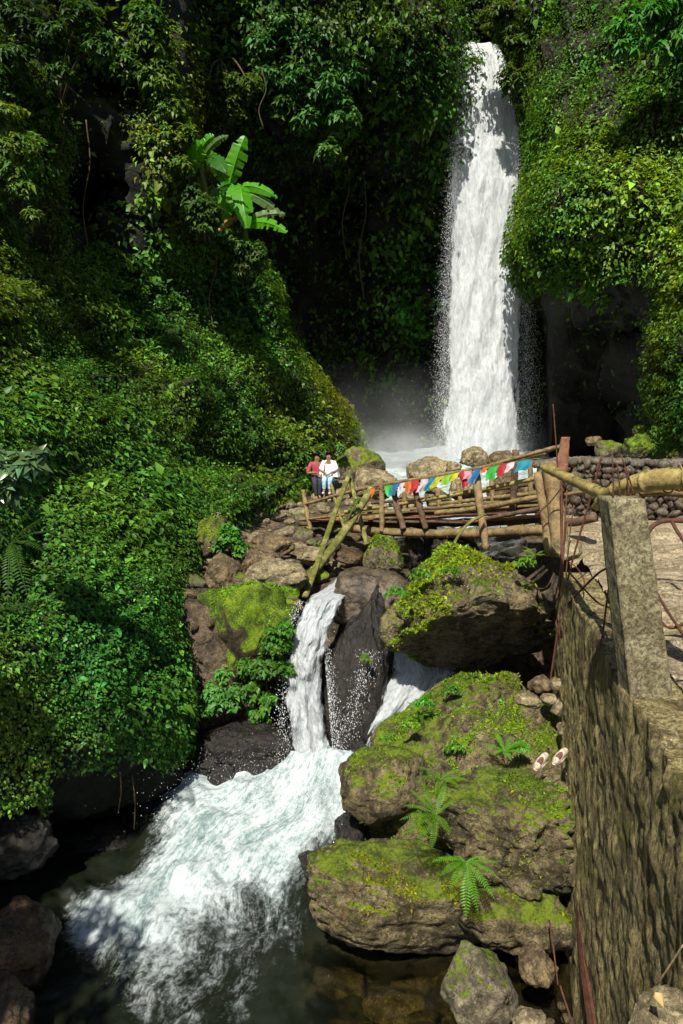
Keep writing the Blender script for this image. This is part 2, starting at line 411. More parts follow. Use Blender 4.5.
M['wood'] = wood_mat('weathered_wood', (.30, .21, .10), (.09, .06, .028), .25)
M['wood_dark'] = wood_mat('dark_plank', (.15, .095, .055), (.045, .028, .017))
M['wood_red'] = wood_mat('reddish_board', (.26, .12, .07), (.10, .04, .022))
M['bamboo'] = wood_mat('old_bamboo', (.42, .33, .12), (.18, .13, .045), .2, 5., rough=.5)
M['bamboo_green'] = wood_mat('greenish_pole', (.26, .24, .08), (.10, .09, .03), .3, 5.)
M['rust'] = wood_mat('rusted_steel', (.14, .055, .03), (.04, .018, .012), 0, 20.)
M['rope'] = plain_mat('rope_binding', (.16, .12, .06))
M['stem'] = plain_mat('green_stem', (.08, .1, .02))
M['water'] = water_mat('rushing_water')
M['fall'] = spray_mat('falling_water', (1, 1, .30), 2.8, .40, .58)
M['fall_fine'] = spray_mat('cascade_water', (1, 1, .38), 6.0, .43, .57, flow=True, bd=.05, col=(.66, .70, .72))
M['drop'] = plain_mat('water_droplets', (.85, .9, .93), .3, .05)

# ------------------------------------------------------------------ cliffs & slopes (relief from control depths)
def relief(ctrl, U, V, edge=None, bumps=(), amp=(.6, .3), nscale=(.35, 1.1), seed=0):
    """U,V arrays of same shape (px,py) -> world points"""
    f = RBF([c[:2] for c in ctrl], [math.log(c[2]) for c in ctrl])
    Y = np.exp(f(np.stack([U, V], -1)))
    for (x, y, rx, ry, d) in bumps:
        Y = Y + d*np.exp(-(((U-x)/rx)**2+((V-y)/ry)**2))
    return Y
def displace(P, nu, nv, seed, s1, a1, s2, a2, s3=None, a3=0, damp=None, st=(1, 1, 1)):
    G = P.reshape(nv, nu, 3)
    N = unit(np.cross(np.gradient(G, axis=1), np.gradient(G, axis=0)))
    if (N[..., 1].mean()) > 0: N = -N
    k = np.clip(G[..., 1:2]/16, .45, 1.8)
    Gs = G*np.array(st)
    Gs = Gs + .0*k
    D = a1*fbm(Gs*s1, seed, 4)[..., None]*k
    b = 1-2*np.abs(fbm(Gs*s2/(k if st[0] == 1 else 1), seed+20, 3))[..., None]
    D = D + a2*b*k
    if s3: D = D + a3*(1-2*np.abs(fbm(Gs*s3/(k if st[0] == 1 else 1), seed+40, 2)))[..., None]*k
    if damp is not None: D = (D+.15*(a1+a2))*damp[..., None]
    return (G+N*D).reshape(-1, 3)

# --- left slope
NU, NV = 230, 400
vv = np.linspace(-420, 905, NV)[:, None]; uu = np.linspace(0, 1, NU)[None]
edge_y = [-420, 0, 120, 200, 235, 262, 300, 360, 400, 440, 455, 485, 500, 530, 600, 700, 780, 850, 905]
edge_x = [176, 180, 182, 190, 214, 240, 262, 285, 312, 342, 300, 292, 262, 184, 168, 172, 176, 172, 164]
ex = np.interp(vv, edge_y, edge_x)
wrap = np.clip((uu-.93)/.07, 0, 1)
U = -420+(ex+420)*np.minimum(uu/.93, 1)**.8 + wrap*14; Vp = np.broadcast_to(vv, U.shape)
ctrlA = [(0, 905, 8.6), (0, 850, 8.2), (0, 780, 7.4), (0, 690, 7.4), (0, 600, 8), (0, 520, 8.8), (0, 450, 9.4), (0, 380, 10.6), (0, 300, 12.5), (0, 200, 15), (0, 80, 16), (0, -100, 17.5), (0, -400, 22),
         (-400, 800, 4.5), (-400, 500, 5), (-400, 300, 7), (-400, 0, 10), (-400, -400, 14),
         (60, 230, 18), (60, 330, 14.5), (100, 905, 9.4), (100, 850, 9.2), (100, 780, 8.4), (100, 680, 8.7), (100, 600, 9.6), (100, 520, 11), (100, 450, 12.6), (100, 380, 14.8), (100, 300, 18), (100, 200, 20.5), (110, 90, 21), (120, -100, 22), (150, -400, 25),
         (160, 60, 21), (170, 160, 20), (180, 240, 22.5), (150, 320, 20),
         (190, 905, 10.2), (190, 850, 10.0), (190, 780, 9.3), (190, 700, 9.4), (190, 600, 11), (200, 530, 13.4), (200, 470, 16), (190, 400, 18), (200, 320, 23), (230, 300, 25),
         (260, 480, 19.5), (250, 440, 20), (260, 380, 23), (300, 490, 20.5), (300, 440, 23), (310, 410, 25.5), (340, 450, 26), (345, 480, 23.5), (275, 330, 27)]
bumpsA = [(238, 470, 52, 26, 3.8), (75, 210, 34, 50, 3.5), (215, 405, 18, 18, 1.2), (205, 285, 15, 45, 2.0), (250, 200, 20, 60, 3), (60, 800, 60, 18, -.25), (20, 560, 22, 60, 1.0), (150, 270, 22, 18, 1.2), (105, 340, 50, 10, .9), (285, 415, 12, 22, 1.0)]
Yd = relief(ctrlA, U, Vp, bumps=bumpsA)
under = np.exp(-((Vp-835)/30)**2)*sstep(220, 150, U)*0.9
Yd = Yd + wrap**1.5*9 + under
# ridge ribs running down to the right
rib = np.sin((U*.78-Vp*.62)/15.)*sstep(225, 290, U)*sstep(470, 440, Vp)*sstep(230, 280, Vp)
Yd = Yd - .85*rib
PA = W(U, Vp, Yd).reshape(-1, 3)
PA = displace(PA, NU, NV, 11, .34, .52, .80, .28, 2.0, .09, st=(1.001, .33, 1.15), damp=.25+.75*sstep(0, 45, ex-U)*np.ones_like(U))
FA = grid_faces(NU, NV)
slopeA = tag(mesh('left_slope', PA, FA, M['soil'], attrs=None), kind='structure', label='steep earth slope under the creeping plants on the left')

# --- back cliff
NU2, NV2 = 150, 200
v2 = np.linspace(-420, 520, NV2)[:, None]; u2 = np.broadcast_to(np.linspace(110, 620, NU2)[None], (NV2, NU2)); v2 = np.broadcast_to(v2, (NV2, NU2))
ctrlB = [(110, -400, 31), (110, 100, 33), (110, 500, 38), (230, 0, 31), (300, 60, 29.5), (300, 150, 33), (300, 260, 38), (300, 400, 39), (300, 500, 39), (240, 200, 34), (250, 300, 38),
         (400, 40, 33), (400, 130, 33), (400, 220, 36), (400, 320, 37), (400, 400, 39), (430, 300, 35.2), (436, 200, 35), (440, 120, 35), (445, 60, 35), (440, 400, 37), (440, 470, 38.5), (380, 500, 39),
         (350, 250, 39), (350, 180, 37), (480, 46, 36.6), (480, 30, 38), (480, 10, 35.5), (480, 100, 37), (480, 200, 38), (460, 230, 38), (455, 300, 37.5), (455, 160, 37.5), (480, 400, 38), (480, 500, 38.5), (560, 40, 35), (560, 200, 36), (560, 400, 37), (620, 200, 34), (620, 480, 36), (620, -400, 30), (480, -100, 35.5), (480, -400, 36.5), (300, -400, 27), (300, -80, 28)]  # unseen top left of the fall leans forward, shaped to shade the recess
PB = W(u2, v2, relief(ctrlB, u2, v2)).reshape(-1, 3)
PB = displace(PB, NU2, NV2, 31, .16, 1.1, .4, .5, 1.1, .22)
FB = grid_faces(NU2, NV2)
tag(mesh('back_cliff', PB, FB, M['cliff'], smooth=False), kind='structure', label='dark wet rock wall behind the tall waterfall')

# --- right cliff
NU3, NV3 = 210, 240
v3 = np.linspace(-420, 500, NV3)[:, None]; w3 = np.linspace(0, 1, NU3)[None]
le_y = [-420, 0, 30, 60, 110, 150, 180, 230, 265, 290, 320, 380, 500]
le_x = [505, 500, 508, 518, 532, 540, 538, 524, 518, 540, 552, 552, 548]
lx = np.interp(v3, le_y, le_x)
wr3 = np.clip((.07-w3)/.07, 0, 1)
U3 = lx+(1080-lx)*np.maximum((w3-.07)/.93, 0)**1.25 - wr3*8; V3 = np.broadcast_to(v3, U3.shape)
ctrlC = [(505, -400, 31), (505, 0, 33), (515, 80, 32), (525, 170, 30.6), (510, 250, 30.2), (530, 250, 27.6), (545, 170, 27.8), (560, 250, 24.5), (560, 200, 24), (560, 120, 26.5), (560, 60, 29), (560, 0, 30), (560, -400, 30), (600, 290, 23.5), (640, 270, 22),
         (620, 200, 22), (620, 100, 26), (620, 30, 26.5), (683, 270, 20), (683, 200, 20.5), (683, 120, 24), (683, 60, 24), (683, 0, 25), (683, -400, 25), (560, 310, 27.5), (600, 330, 28.5), (650, 330, 28), (560, 400, 30), (600, 420, 30), (650, 400, 29), (655, 450, 29), (545, 450, 30.5),
         (683, 340, 19.6), (683, 400, 19.4), (683, 440, 20), (683, 500, 24), (672, 380, 21), (760, 100, 21), (760, 300, 17), (760, 450, 17), (1080, 0, 12), (1080, 300, 10), (1080, 500, 11), (600, 500, 31), (535, 285, 29.6)]
bumpsC = [(600, 95, 40, 18, 1.6), (655, 160, 40, 10, .9), (590, 150, 26, 8, .6), (545, 120, 16, 14, 1.2), (640, 240, 30, 8, .7), (540, 45, 18, 22, 1.2), (560, 225, 18, 10, .5), (600, 238, 10, 40, .7)]
PC = W(U3, V3, relief(ctrlC, U3, V3, bumps=bumpsC) + wr3**1.5*8).reshape(-1, 3)
PC = displace(PC, NU3, NV3, 53, .25, .50, .7, .34, 2.0, .12, damp=.12+.88*sstep(4, 50, U3-lx)*np.ones_like(U3))
FC = grid_faces(NU3, NV3)
tag(mesh('right_cliff', PC, FC, M['cliff_brown'], smooth=False), kind='structure', label='brown rock cliff with a shallow cave to the right of the waterfall')

# ------------------------------------------------------------------ foliage masses
def G(px, py, cx, cy, rx, ry): return np.exp(-(((px-cx)/rx)**2+((py-cy)/ry)**2))
def foliage(name, label, V, Fc, n, base, Lk, seed, weight, colf=None, mat='leaf', off=.25, wid=.6, **k):
    P, N = sample(V, Fc, n, weight)
    N = -N
    L = Lk*np.clip(P[:, 1], 6, 40)**.75*np.exp(rng.normal(size=n)*.25)
    L = L*(1+.45*np.clip(1.5*fbm(P*.55+9, seed+30, 3), -.6, 1.1))*np.where(rng.random(n) < .03, 1.7, 1)
    P2 = P+N*(rng.random((n, 1))**1.5*off*np.clip(P[:, 1:2]/14, .5, 1.8))
    C = leaf_col(P, base, n, seed=seed)
    if colf is not None: C = colf(P, C)
    Vl, Fl = leaf_vf(P2, N, L, wid=wid, **k)
    return tag(mesh(name, Vl, Fl, M[mat], smooth=False, attrs={'col': np.repeat(C, 5, 0)}), label, 'foliage', kind='stuff')
def wA(m, n):
    px, py = proj(m)
    w = np.ones(len(m))
    w *= 1-.95*G(px, py, 240, 470, 40, 17)
    w *= 1-.97*G(px, py, 75, 205, 32, 48)
    w *= 1-.9*G(px, py, 205, 285, 12, 40)
    w *= 1-.9*G(px, py, 20, 585, 24, 45)
    w *= 1-.8*G(px, py, 140, 265, 20, 16)
    w *= np.where(py > 768+26*fbm(m*2.0, 5, 3)+40*(px < 45), .0, 1)
    w *= np.where((px > 60) & (px < 130) & (py > 745), .25, 1)
    w *= np.where(py < 250, .12+.75*(fbm(m*.45, 77, 3) > .0), 1)
    w *= np.where((py < 190) & (fbm(m*.5, 78, 2) < -.15), .12, 1)
    w *= 1-.75*sstep(.15, .5, fbm(m*np.array([.9, .9, 1.3])*14/np.clip(m[:, 1:2], 8, 28), 41, 3))*.6
    # the mossy ribs stay mossy
    w *= np.where((px > 275) & (py < 450) & (py > 250), .7, 1)
    w[(px < -120) | (py < -140)] *= .3
    return w
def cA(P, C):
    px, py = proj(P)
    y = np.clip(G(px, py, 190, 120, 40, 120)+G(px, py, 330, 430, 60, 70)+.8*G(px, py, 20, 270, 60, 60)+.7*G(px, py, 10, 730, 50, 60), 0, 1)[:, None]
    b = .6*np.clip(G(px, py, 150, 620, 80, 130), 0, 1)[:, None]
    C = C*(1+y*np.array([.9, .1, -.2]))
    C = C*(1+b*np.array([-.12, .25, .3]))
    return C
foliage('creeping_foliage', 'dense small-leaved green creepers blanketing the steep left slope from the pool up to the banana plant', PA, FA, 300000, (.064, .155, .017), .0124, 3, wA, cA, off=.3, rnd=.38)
def wB(m, n):
    px, py = proj(m)
    w = .07+.10*(fbm(m*.7, 66, 3) > .1)+.35*(py < 120)*(fbm(m*.28, 61, 3) > -.1)
    w = w + .9*G(px, py, 418, 110, 40, 90)*(fbm(m*.5, 62, 3) > -.25) + .6*G(px, py, 415, 290, 22, 50)+.28*G(px, py, 340, 390, 45, 50)*(fbm(m*.6, 63, 3) > 0)+.8*G(px, py, 300, 90, 60, 70)*(fbm(m*.4, 64, 3) > -.1)+.5*G(px, py, 220, 90, 40, 90)
    w = w + .35*(py < 30)
    w *= 1-G(px, py, 480, 240, 36, 210)
    w[py < -150] *= .2
    return w
def cB(P, C):
    px, py = proj(P); k = G(px, py, 410, 290, 30, 60)[:, None]
    return C*(1+k*np.array([-.2, .3, 0]))
foliage('hanging_foliage', 'sparse dark shrubs and climbers clinging to the shaded rock wall left of the waterfall', PB, FB, 90000, (.055, .125, .014), .0135, 5, wB, cB, off=.7, droop=.9)
def wC(m, n):
    px, py = proj(m)
    low = np.where(py > 288+14*vnoise(m*.8, 9)+np.where(px > 655, 400, 0)-10*(px < 530), 0.0, 1.0)
    w = low
    w *= 1-.7*sstep(.15, .5, fbm(m*.75, 71, 3))
    w *= np.where(py < 100, .85, 1)
    w[(px > 800) | (py < -140)] *= .3
    w = w+.02*(px < 660)*(py > 300)*(py < 420)
    return w
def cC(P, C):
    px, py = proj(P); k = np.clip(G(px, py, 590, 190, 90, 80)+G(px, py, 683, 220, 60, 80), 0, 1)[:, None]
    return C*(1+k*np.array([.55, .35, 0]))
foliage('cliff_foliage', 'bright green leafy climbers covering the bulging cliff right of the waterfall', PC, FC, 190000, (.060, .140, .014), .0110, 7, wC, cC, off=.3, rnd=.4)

# ------------------------------------------------------------------ ground
gx = np.linspace(-30, 30, 400); gy = np.linspace(-12, 48, 400)
GX, GY = np.meshgrid(gx, gy)
def terrace(x, y):
    P = np.stack([x, y, 0*x], -1)
    edge = 11.7-1.4*sstep(-.75, -1.6, x)-1.0*sstep(1.7, 2.5, x)+.25*fbm(P*.7, 4, 3)
    zt = 2.55+.006*(y-10)+.28*sstep(-1.5, -3.5, x)+.3*sstep(3.4, 4.5, x)*sstep(16, 13, y) - .25*np.exp(-((x-1.8-(y-12)*.06)/1.6)**2)*sstep(10, 13, y)
    t = sstep(edge-.5, edge+.25, y)
    z = -.7*(1-t)+zt*t
    bank = sstep(1.0, 1.9, x)*sstep(8, 5.2, y)*.78
    wx_ = np.interp(y, [-1, 0.5, 3.48, 4.94, 8.4, 12], [1.0, 1.25, 1.72, 1.98, 2.55, 3.1])
    z = z+bank*(1-t)*(x < wx_+.2)
    z = z+.07*fbm(P*1.3, 8, 4)+.05*fbm(P*4, 9, 3)
    f = sstep(wx_+.15, wx_+.5, x)*sstep(13.2, 12.6, y)
    return z*(1-f)+3.25*f
GZ = terrace(GX, GY)
tag(mesh('ground', np.stack([GX, GY, GZ], -1).reshape(-1, 3), grid_faces(400, 400), M['ground']), kind='structure', label='earth and rubble ground of the gorge')

# ------------------------------------------------------------------ plunge pool
wx = np.linspace(-6, 2.2, 300); wy = np.linspace(1.0, 9.75, 380)
WX, WY = np.meshgrid(wx, wy)
def poolz(x, y):
    return .02+.52*sstep(7.0, 9.4, y)*sstep(-3.4, -1.2, x)+.12*sstep(5.5, 7.5, y)
sx_, sy_ = -.05, 10.3
sx_, sy_ = 1.1, 13.2
rr = np.hypot(WX-sx_, WY-sy_); th = np.arctan2(WX-sx_, sy_-WY)
th2 = th + .03*np.sin(rr*1.3)+.018*fbm(np.stack([WX, WY, 0*WX], -1)*.9, 28, 2)  # the current swings
flow = np.stack([rr, th2*6.0, 0*rr], -1)
Z0 = poolz(WX, WY)
pxw, pyw = proj(np.stack([WX, WY, Z0], -1))
fc = [(320, 790, 1), (345, 800, .85), (250, 820, .95), (180, 862, .85), (130, 895, .78), (95, 915, .8), (300, 830, .85), (335, 862, .2), (280, 880, .6), (250, 900, .5), (200, 930, .45), (210, 960, .47), (260, 960, .43), (300, 930, .42), (250, 1010, .40), (120, 960, .50), (150, 1010, .44), (60, 900, .35), (40, 960, .12), (60, 1015, .12), (330, 965, .15), (400, 1000, .1), (90, 860, .05), (130, 840, .2), (200, 820, .75), (450, 1000, .1), (100, 1100, .2), (300, 1100, .2), (500, 1000, .05), (-100, 950, 0), (300, 770, .95), (450, 850, 0), (360, 900, .1)]
foam = np.clip(RBF([c[:2] for c in fc], [c[2] for c in fc], reg=.05)(np.stack([pxw, pyw], -1)), 0, 1)
tur = .035+.11*foam
Pn = flow*np.array([1.1, 1.5, 1])
ZZ = Z0 + tur*(.7*fbm(Pn, 21, 4)+.5*(1-2*np.abs(fbm(Pn*1.5, 22, 3)))*.5) + .03*fbm(flow*5, 23, 4)+.10*(1-2*np.abs(fbm(flow*np.array([.8,1.2,1])+4, 29, 3)))*foam
ZZ -= .5*sstep(9.35, 9.75, WY)
ZZ += .16*np.exp(-((WX+.12)/.5)**2-((WY-9.15)/.35)**2)*(1+.6*fbm(Pn*3, 26, 3))
brown = sstep(290, 350, pxw)*sstep(925, 965, pyw)
bed = np.stack([.010+.06*brown, .013+.045*brown, .008+.015*brown], -1)
tag(mesh('stream_water', np.stack([WX, WY, ZZ], -1).reshape(-1, 3), grid_faces(300, 380), M['water'], attrs={'foam': foam.ravel(), 'flow': flow.reshape(-1, 3), 'bed': bed.reshape(-1, 3), 'clear': brown.ravel()*.9}), kind='structure', label='foaming stream water below the small cascades')

# upper stream between the tall fall and the bridge
ux = np.linspace(-3.5, 11, 150); uy = np.linspace(12.0, 37, 200); UX, UY = np.meshgrid(ux, uy)
P_ = np.stack([UX, UY, 0*UX], -1)
UZ = 2.38+.016*(UY-10)-1.2*sstep(1.4, .5, UX-.0*UY-sstep(26, 33, UY)*-2.5)+.10*fbm(P_*.8, 5, 4)+.08*(1-2*np.abs(fbm(P_*1.7, 6, 4))) + .2*sstep(3, 6, UX)*sstep(15, 19, UY)+.25*sstep(26, 34, UY)
tag(mesh('upper_stream_water', np.stack([UX, UY, UZ], -1).reshape(-1, 3), grid_faces(150, 200), M['water'], attrs={'foam': (.28+.42*sstep(14.5, 19, UY)).ravel(), 'flow': (P_*np.array([1, .6, 1])).reshape(-1, 3), 'bed': np.tile([.03, .03, .02], (UX.size, 1))}), kind='structure', label='white water running from the tall waterfall towards the bridge')

# ------------------------------------------------------------------ falls
def curtain(name, label, rows, nu, nv, mat, layers=3, gap=.25, amp=.2, dens=.62, bulge=.5, seed=0, kind='structure', edge=.45):
    """rows: list of (pyL, pxL, pxR, Y) top to bottom"""
    parts = []; dn = []; fl = []
    rows = np.array(rows, float); t = np.linspace(0, 1, nv); tt = np.linspace(0, 1, len(rows))
    cc = [np.interp(t, tt, rows[:, k]) for k in range(4)]
    L3 = W(cc[1], cc[0], cc[3]); R3 = W(cc[2], cc[0], cc[3])
    s = np.linspace(0, 1, nu)
    arc = np.concatenate([[0], np.cumsum(np.linalg.norm(np.diff(L3, axis=0), axis=1))])
    for k in range(layers):
        Pg = L3[:, None]*(1-s)[None, :, None]+R3[:, None]*s[None, :, None]
        wd = np.linalg.norm(R3-L3, axis=1)[:, None]
        flw = np.stack([(s[None]-.5)*wd, np.broadcast_to(arc[:, None], (nv, nu)), np.full((nv, nu), k*7.7)], -1)[..., [0, 2, 1]]
        q = flw*np.array([1.6, 1, .45])/(.5*wd.mean())
        d = bulge*np.sin(np.pi*s)[None]*wd*.3 + amp*fbm(q*2, seed+k*9, 4)
        Pg[..., 1] -= d - k*gap
        Pg[..., 0] += .25*amp*fbm(q*2.5, seed+50+k, 3)
        e = np.minimum(s, 1-s)[None]/.22
        dd = dens - edge*(1-sstep(0, 1, e+.25*fbm(q*3, seed+70+k, 3)))
        dd = dd-.10*k*0
        parts.append((Pg.reshape(-1, 3), grid_faces(nu, nv))); dn.append(dd.ravel()); fl.append(flw.reshape(-1, 3))
    V, Fq = join(parts)
    o = mesh(name, V, Fq, mat, attrs={'dens': np.concatenate(dn), 'flow': np.concatenate(fl)})
    return tag(o, label, kind=kind)
def droplets(name, label, P, size, stretch=(1, 1, 2), parent=None, kind='stuff'):
    n = len(P); T = np.array([[1, 0, 0], [-.5, .87, 0], [-.5, -.87, 0], [0, 0, 1.2], [0, 0, -1.2]], float)*.5
    S = size[:, None, None]*T[None]*np.array(stretch)
    a = rng.random(n)*6.28; c, s_ = np.cos(a), np.sin(a)
    S = np.stack([S[..., 0]*c[:, None]-S[..., 1]*s_[:, None], S[..., 0]*s_[:, None]+S[..., 1]*c[:, None], S[..., 2]], -1)
    V = (P[:, None]+S).reshape(-1, 3); b = np.arange(n)[:, None]*5
    Ff = np.concatenate([b+np.array(q) for q in ([0, 1, 3], [1, 2, 3], [2, 0, 3], [1, 0, 4], [2, 1, 4], [0, 2, 4])])
    return tag(mesh(name, V, Ff, M['drop'], smooth=False), label, 'spray', kind=kind)
curtain('waterfall', 'tall white waterfall plunging down the back cliff', [(44, 459, 500, 34.4), (56, 455, 508, 33.2), (100, 449, 522, 32.6), (180, 447, 528, 32.2), (280, 446, 526, 32.0), (380, 443, 526, 31.9), (475, 438, 526, 31.8)], 90, 340, M['fall'], layers=3, gap=.35, amp=.14, dens=.74, bulge=.35, seed=5, edge=.50)
n = 32000; t = rng.random(n)**.6; side = rng.random(n)
pl = np.interp(t, [0, .1, .4, 1], [457, 451, 446, 436]); pr = np.interp(t, [0, .1, .4, 1], [500, 516, 526, 532])
spx = np.where(side < .45, pl+rng.normal(size=n)*(3+4*t)+6, np.where(side < .8, pr+rng.normal(size=n)*(3+5*t)-3, pl+(pr-pl)*rng.random(n)))
droplets('waterfall_spray', 'loose white drops flying off the edges of the tall waterfall', W(spx, 50+t*410, 32.0-rng.random(n)*1.2), .006+.014*rng.random(n)**2)

# small cascades
curtain('left_cascade', 'left small cascade pouring over the rocks beneath the leaning poles', [(570, 344, 366, 12.0), (586, 326, 360, 11.0), (600, 306, 346, 10.4), (625, 293, 334, 10.1), (660, 285, 326, 9.95), (700, 283, 326, 9.85), (740, 286, 332, 9.7), (770, 286, 342, 9.45), (800, 286, 350, 9.25)], 70, 240, M['fall_fine'], layers=3, gap=.09, amp=.09, dens=.57, bulge=.4, seed=15, edge=.30)
curtain('right_cascade', 'right small cascade between the dark rock and the mossy boulders', [(636, 376, 462, 10.6), (655, 378, 462, 10.3), (672, 384, 462, 10.1), (700, 372, 440, 9.95), (740, 356, 400, 9.8), (790, 330, 372, 9.5)], 70, 200, M['fall_fine'], layers=3, gap=.08, amp=.08, dens=.58, bulge=.35, seed=25, edge=.32)
n = 3600; t = rng.random(n)
a1 = np.interp(t, [0, .2, 1], [300, 286, 282]); b1 = np.interp(t, [0, .2, 1], [336, 323, 336])
q1 = np.where(rng.random(n) < .42, a1+rng.normal(size=n)*(3+4*t), b1+np.abs(rng.normal(size=n))*(2+6*t))
droplets('cascade_spray', 'white drops splashing beside the left small cascade', W(q1, 600+t*195, 10.6-t*1.3-rng.random(n)*.25), .004+.008*rng.random(n)**2)
n = 1300; t = rng.random(n)
q2 = np.where(rng.random(n) < .8, np.interp(t, [0, .5, 1], [372, 352, 332])+rng.normal(size=n)*6, 455-t*50+rng.normal(size=n)*6)
droplets('cascade_spray', 'white drops splashing beside the right small cascade', W(q2, 650+t*130, 10.0-t*.7-rng.random(n)*.2), .004+.008*rng.random(n)**2)
n = 3500
pp = WZ(300, 790, .7)+rng.normal(size=(n, 3))*np.array([.8, .45, .13])+np.array([0, -.2, .15]); 
droplets('pool_spray', 'fine white drops bouncing above the foaming pool', pp, .004+.007*rng.random(n)**2, (1, 1, 1.2))

# ------------------------------------------------------------------ rocks
ROCKS = {}
def rockbox(name, label, x0, y0, x1, y1, Y, mat, seed=0, depth=.8, rot=(0, 0, 0), sub=5, facets=9, cat='boulder', group=None, rough=.10, moss=0, mossL=.035, fine=.035, mosscol=(.12, .19, .012), cut=.8, mosscut=.25, shape=None, cuts=(), mossw=None, mossthr=.02):
    cx, cy = (x0+x1)/2, (y0+y1)/2
    C = W(cx, cy, Y); d = Y*cp-(C[2]-CAMZ)*sp
    w = (x1-x0)*d/F; h = (y1-y0)*d/F
    V, Fc = rock_vf((0, 0, 0), (w, max(w, h)*depth if not isinstance(depth, tuple) else depth[0], h), rot, seed, sub, facets, rough, fine=fine, cut=cut)
    S_ = np.array([w, max(w, h)*depth, h])/2
    for cx3, cy3, cz3, cd in cuts:
        nn_ = unit(np.array([cx3, cy3, cz3])); Q = V/S_; e_ = Q@nn_-cd-.06*fbm(Q*3, seed+77, 3); V = (Q-np.where(e_ > 0, e_, 0)[:, None]*nn_*.92)*S_
    if shape is not None: V = shape(V, w, h)
    for k in range(3):
        px, py = proj(V+C)
        V[:, 0] *= (x1-x0)/(px.max()-px.min()); V[:, 2] *= ((y1-y0)/(py.max()-py.min()))**.9
        px, py = proj(V+C)
        C = C+np.array([(cx-(px.max()+px.min())/2)*d/F, 0, -(cy-(py.max()+py.min())/2)*d/F])
    o = mesh(name, V, Fc, M[mat]); o.location = Vector(C.tolist())
    tag(o, label, cat, group)
    if moss:
        Wv = V+C
        def wt(m, n):
            return np.clip(n[:, 2]-mosscut, 0, 1)*(fbm(m*2.2, seed+3, 4) > mossthr)*(.15+(fbm(m*.9, seed+6, 3) > -.15))*(.3+np.clip(fbm(m*6, seed+4, 2)+.4, 0, 1))*(1 if mossw is None else mossw(m))+1e-9
        P, N = sample(Wv, Fc, moss, wt, persp=False)
        L = mossL*np.exp(rng.normal(size=moss)*.35)
        Vl, Fl = leaf_vf(P-N*mossL*.2, N, L, wid=.45, up=.3, rnd=1.1, droop=.1, ax=unit(N+rng.normal(size=P.shape)*.7+np.array([0, 0, .3])))
        Cc = leaf_col(P, mosscol, moss, var=.3, seed=seed, sc_=3)
        m = mesh('moss', Vl-C, Fl, M['mossy'], parent=o, smooth=False, attrs={'col': np.repeat(Cc, 5, 0)})
        m['kind'] = 'stuff'
    ROCKS[label] = (V+C, Fc)
    return o
def flatbottom(V, w, h):
    V = V.copy(); lo = -.36*h; V[:, 2] = np.where(V[:, 2] < lo, lo+(V[:, 2]-lo)*.3, V[:, 2]); return V
rockbox('boulder', 'big craggy boulder with a bright mossy left flank under the bridge', 379, 543, 562, 672, 9.5, 'boulder', 14, .85, (4, 8, 10), 6, 12, moss=24000, rough=.16, fine=.07, mossL=.035, mosscol=(.17, .24, .012), mosscut=.0, shape=flatbottom, mossthr=-.25, cuts=((.05, -.58, -.81, .16), (-.6, -.1, .75, .62)), mossw=lambda m: np.where(m[:, 0] < 1.35, 1, .1+.9*(m[:, 2] > 3.3)))
rockbox('boulder', 'tall dark wet rock dividing the two small cascades', 320, 584, 402, 830, 10.6, 'rock_wet', 31, .5, (0, 0, 0), 6, 6, rough=.06)
rockbox('boulder', 'smooth water-worn tan rock lip above the dark dividing rock', 326, 566, 412, 634, 11.0, 'slabrock', 47, 1.0, (24, 14, 0), 5, 6, rough=.05)
rockbox('boulder', 'rounded rock topped with bright yellow-green moss left of the cascade', 197, 582, 300, 700, 10.8, 'rock_fullmoss', 52, .9, (0, -12, 0), 5, 8, moss=14000, mossL=.026, mossthr=-.2, mosscol=(.15, .26, .012))
rockbox('boulder', 'dark wet ledge rock low on the left bank of the pool', 178, 716, 296, 790, 9.75, 'rock_wet', 53, .8, (0, 8, 0), 5, 8)
rockbox('boulder', 'rounded dark greenish rock at the left foot of the cascade', 202, 762, 240, 802, 9.2, 'rock_wet', 54, .9, (0, 0, 0), 4, 6)
rockbox('boulder', 'dark rock face behind the left bank of the cascade', 218, 668, 300, 745, 10.9, 'rock_wet', 55, .7, (0, 0, 0), 5, 8)
rockbox('boulder', 'broad mossy mound of rock beside the concrete wall carrying the slippers', 342, 672, 592, 900, 8.1, 'boulder_low', 61, .75, (0, 0, 0), 6, 9, moss=36000, mossL=.022, mossthr=-.12, cuts=((-.62, 0, .78, .34), (.1, -.75, .66, .55)), mosscol=(.12, .20, .012), mosscut=.1, rough=.12, fine=.05)
rockbox('boulder', 'blunt brown rock jutting left above the dark hollow', 338, 744, 428, 828, 7.35, 'boulder_low', 62, .8, (0, 8, 0), 5, 10, moss=900, mossL=.022, mossthr=.15)
rockbox('boulder', 'lumpy tan rock in the middle of the right-hand pile', 416, 765, 592, 905, 6.85, 'boulder_low', 63, .7, (8, 20, 0), 6, 10, moss=5000, mossL=.022, rough=.14, fine=.06)
rockbox('boulder', 'long low mossy rock reaching into the stream', 306, 838, 530, 955, 6.75, 'boulder_low', 64, .5, (0, 10, 0), 6, 9, moss=7000, mossL=.024, mosscol=(.13, .16, .01), rough=.12)
rockbox('boulder', 'dark mossy rock wedged under the pile by the rusty sheet', 452, 875, 585, 958, 6.5, 'boulder_low', 65, .6, (0, 14, 0), 5, 8, moss=2500, mossL=.022, mosscol=(.10, .12, .008))
rockbox('boulder', 'mossy dark rock under the hollow at the pool edge', 334, 805, 372, 880, 7.6, 'rock_wet', 66, .8, (0, 0, 0), 5, 8, moss=900, mossL=.02, mosscol=(.1, .12, .01))
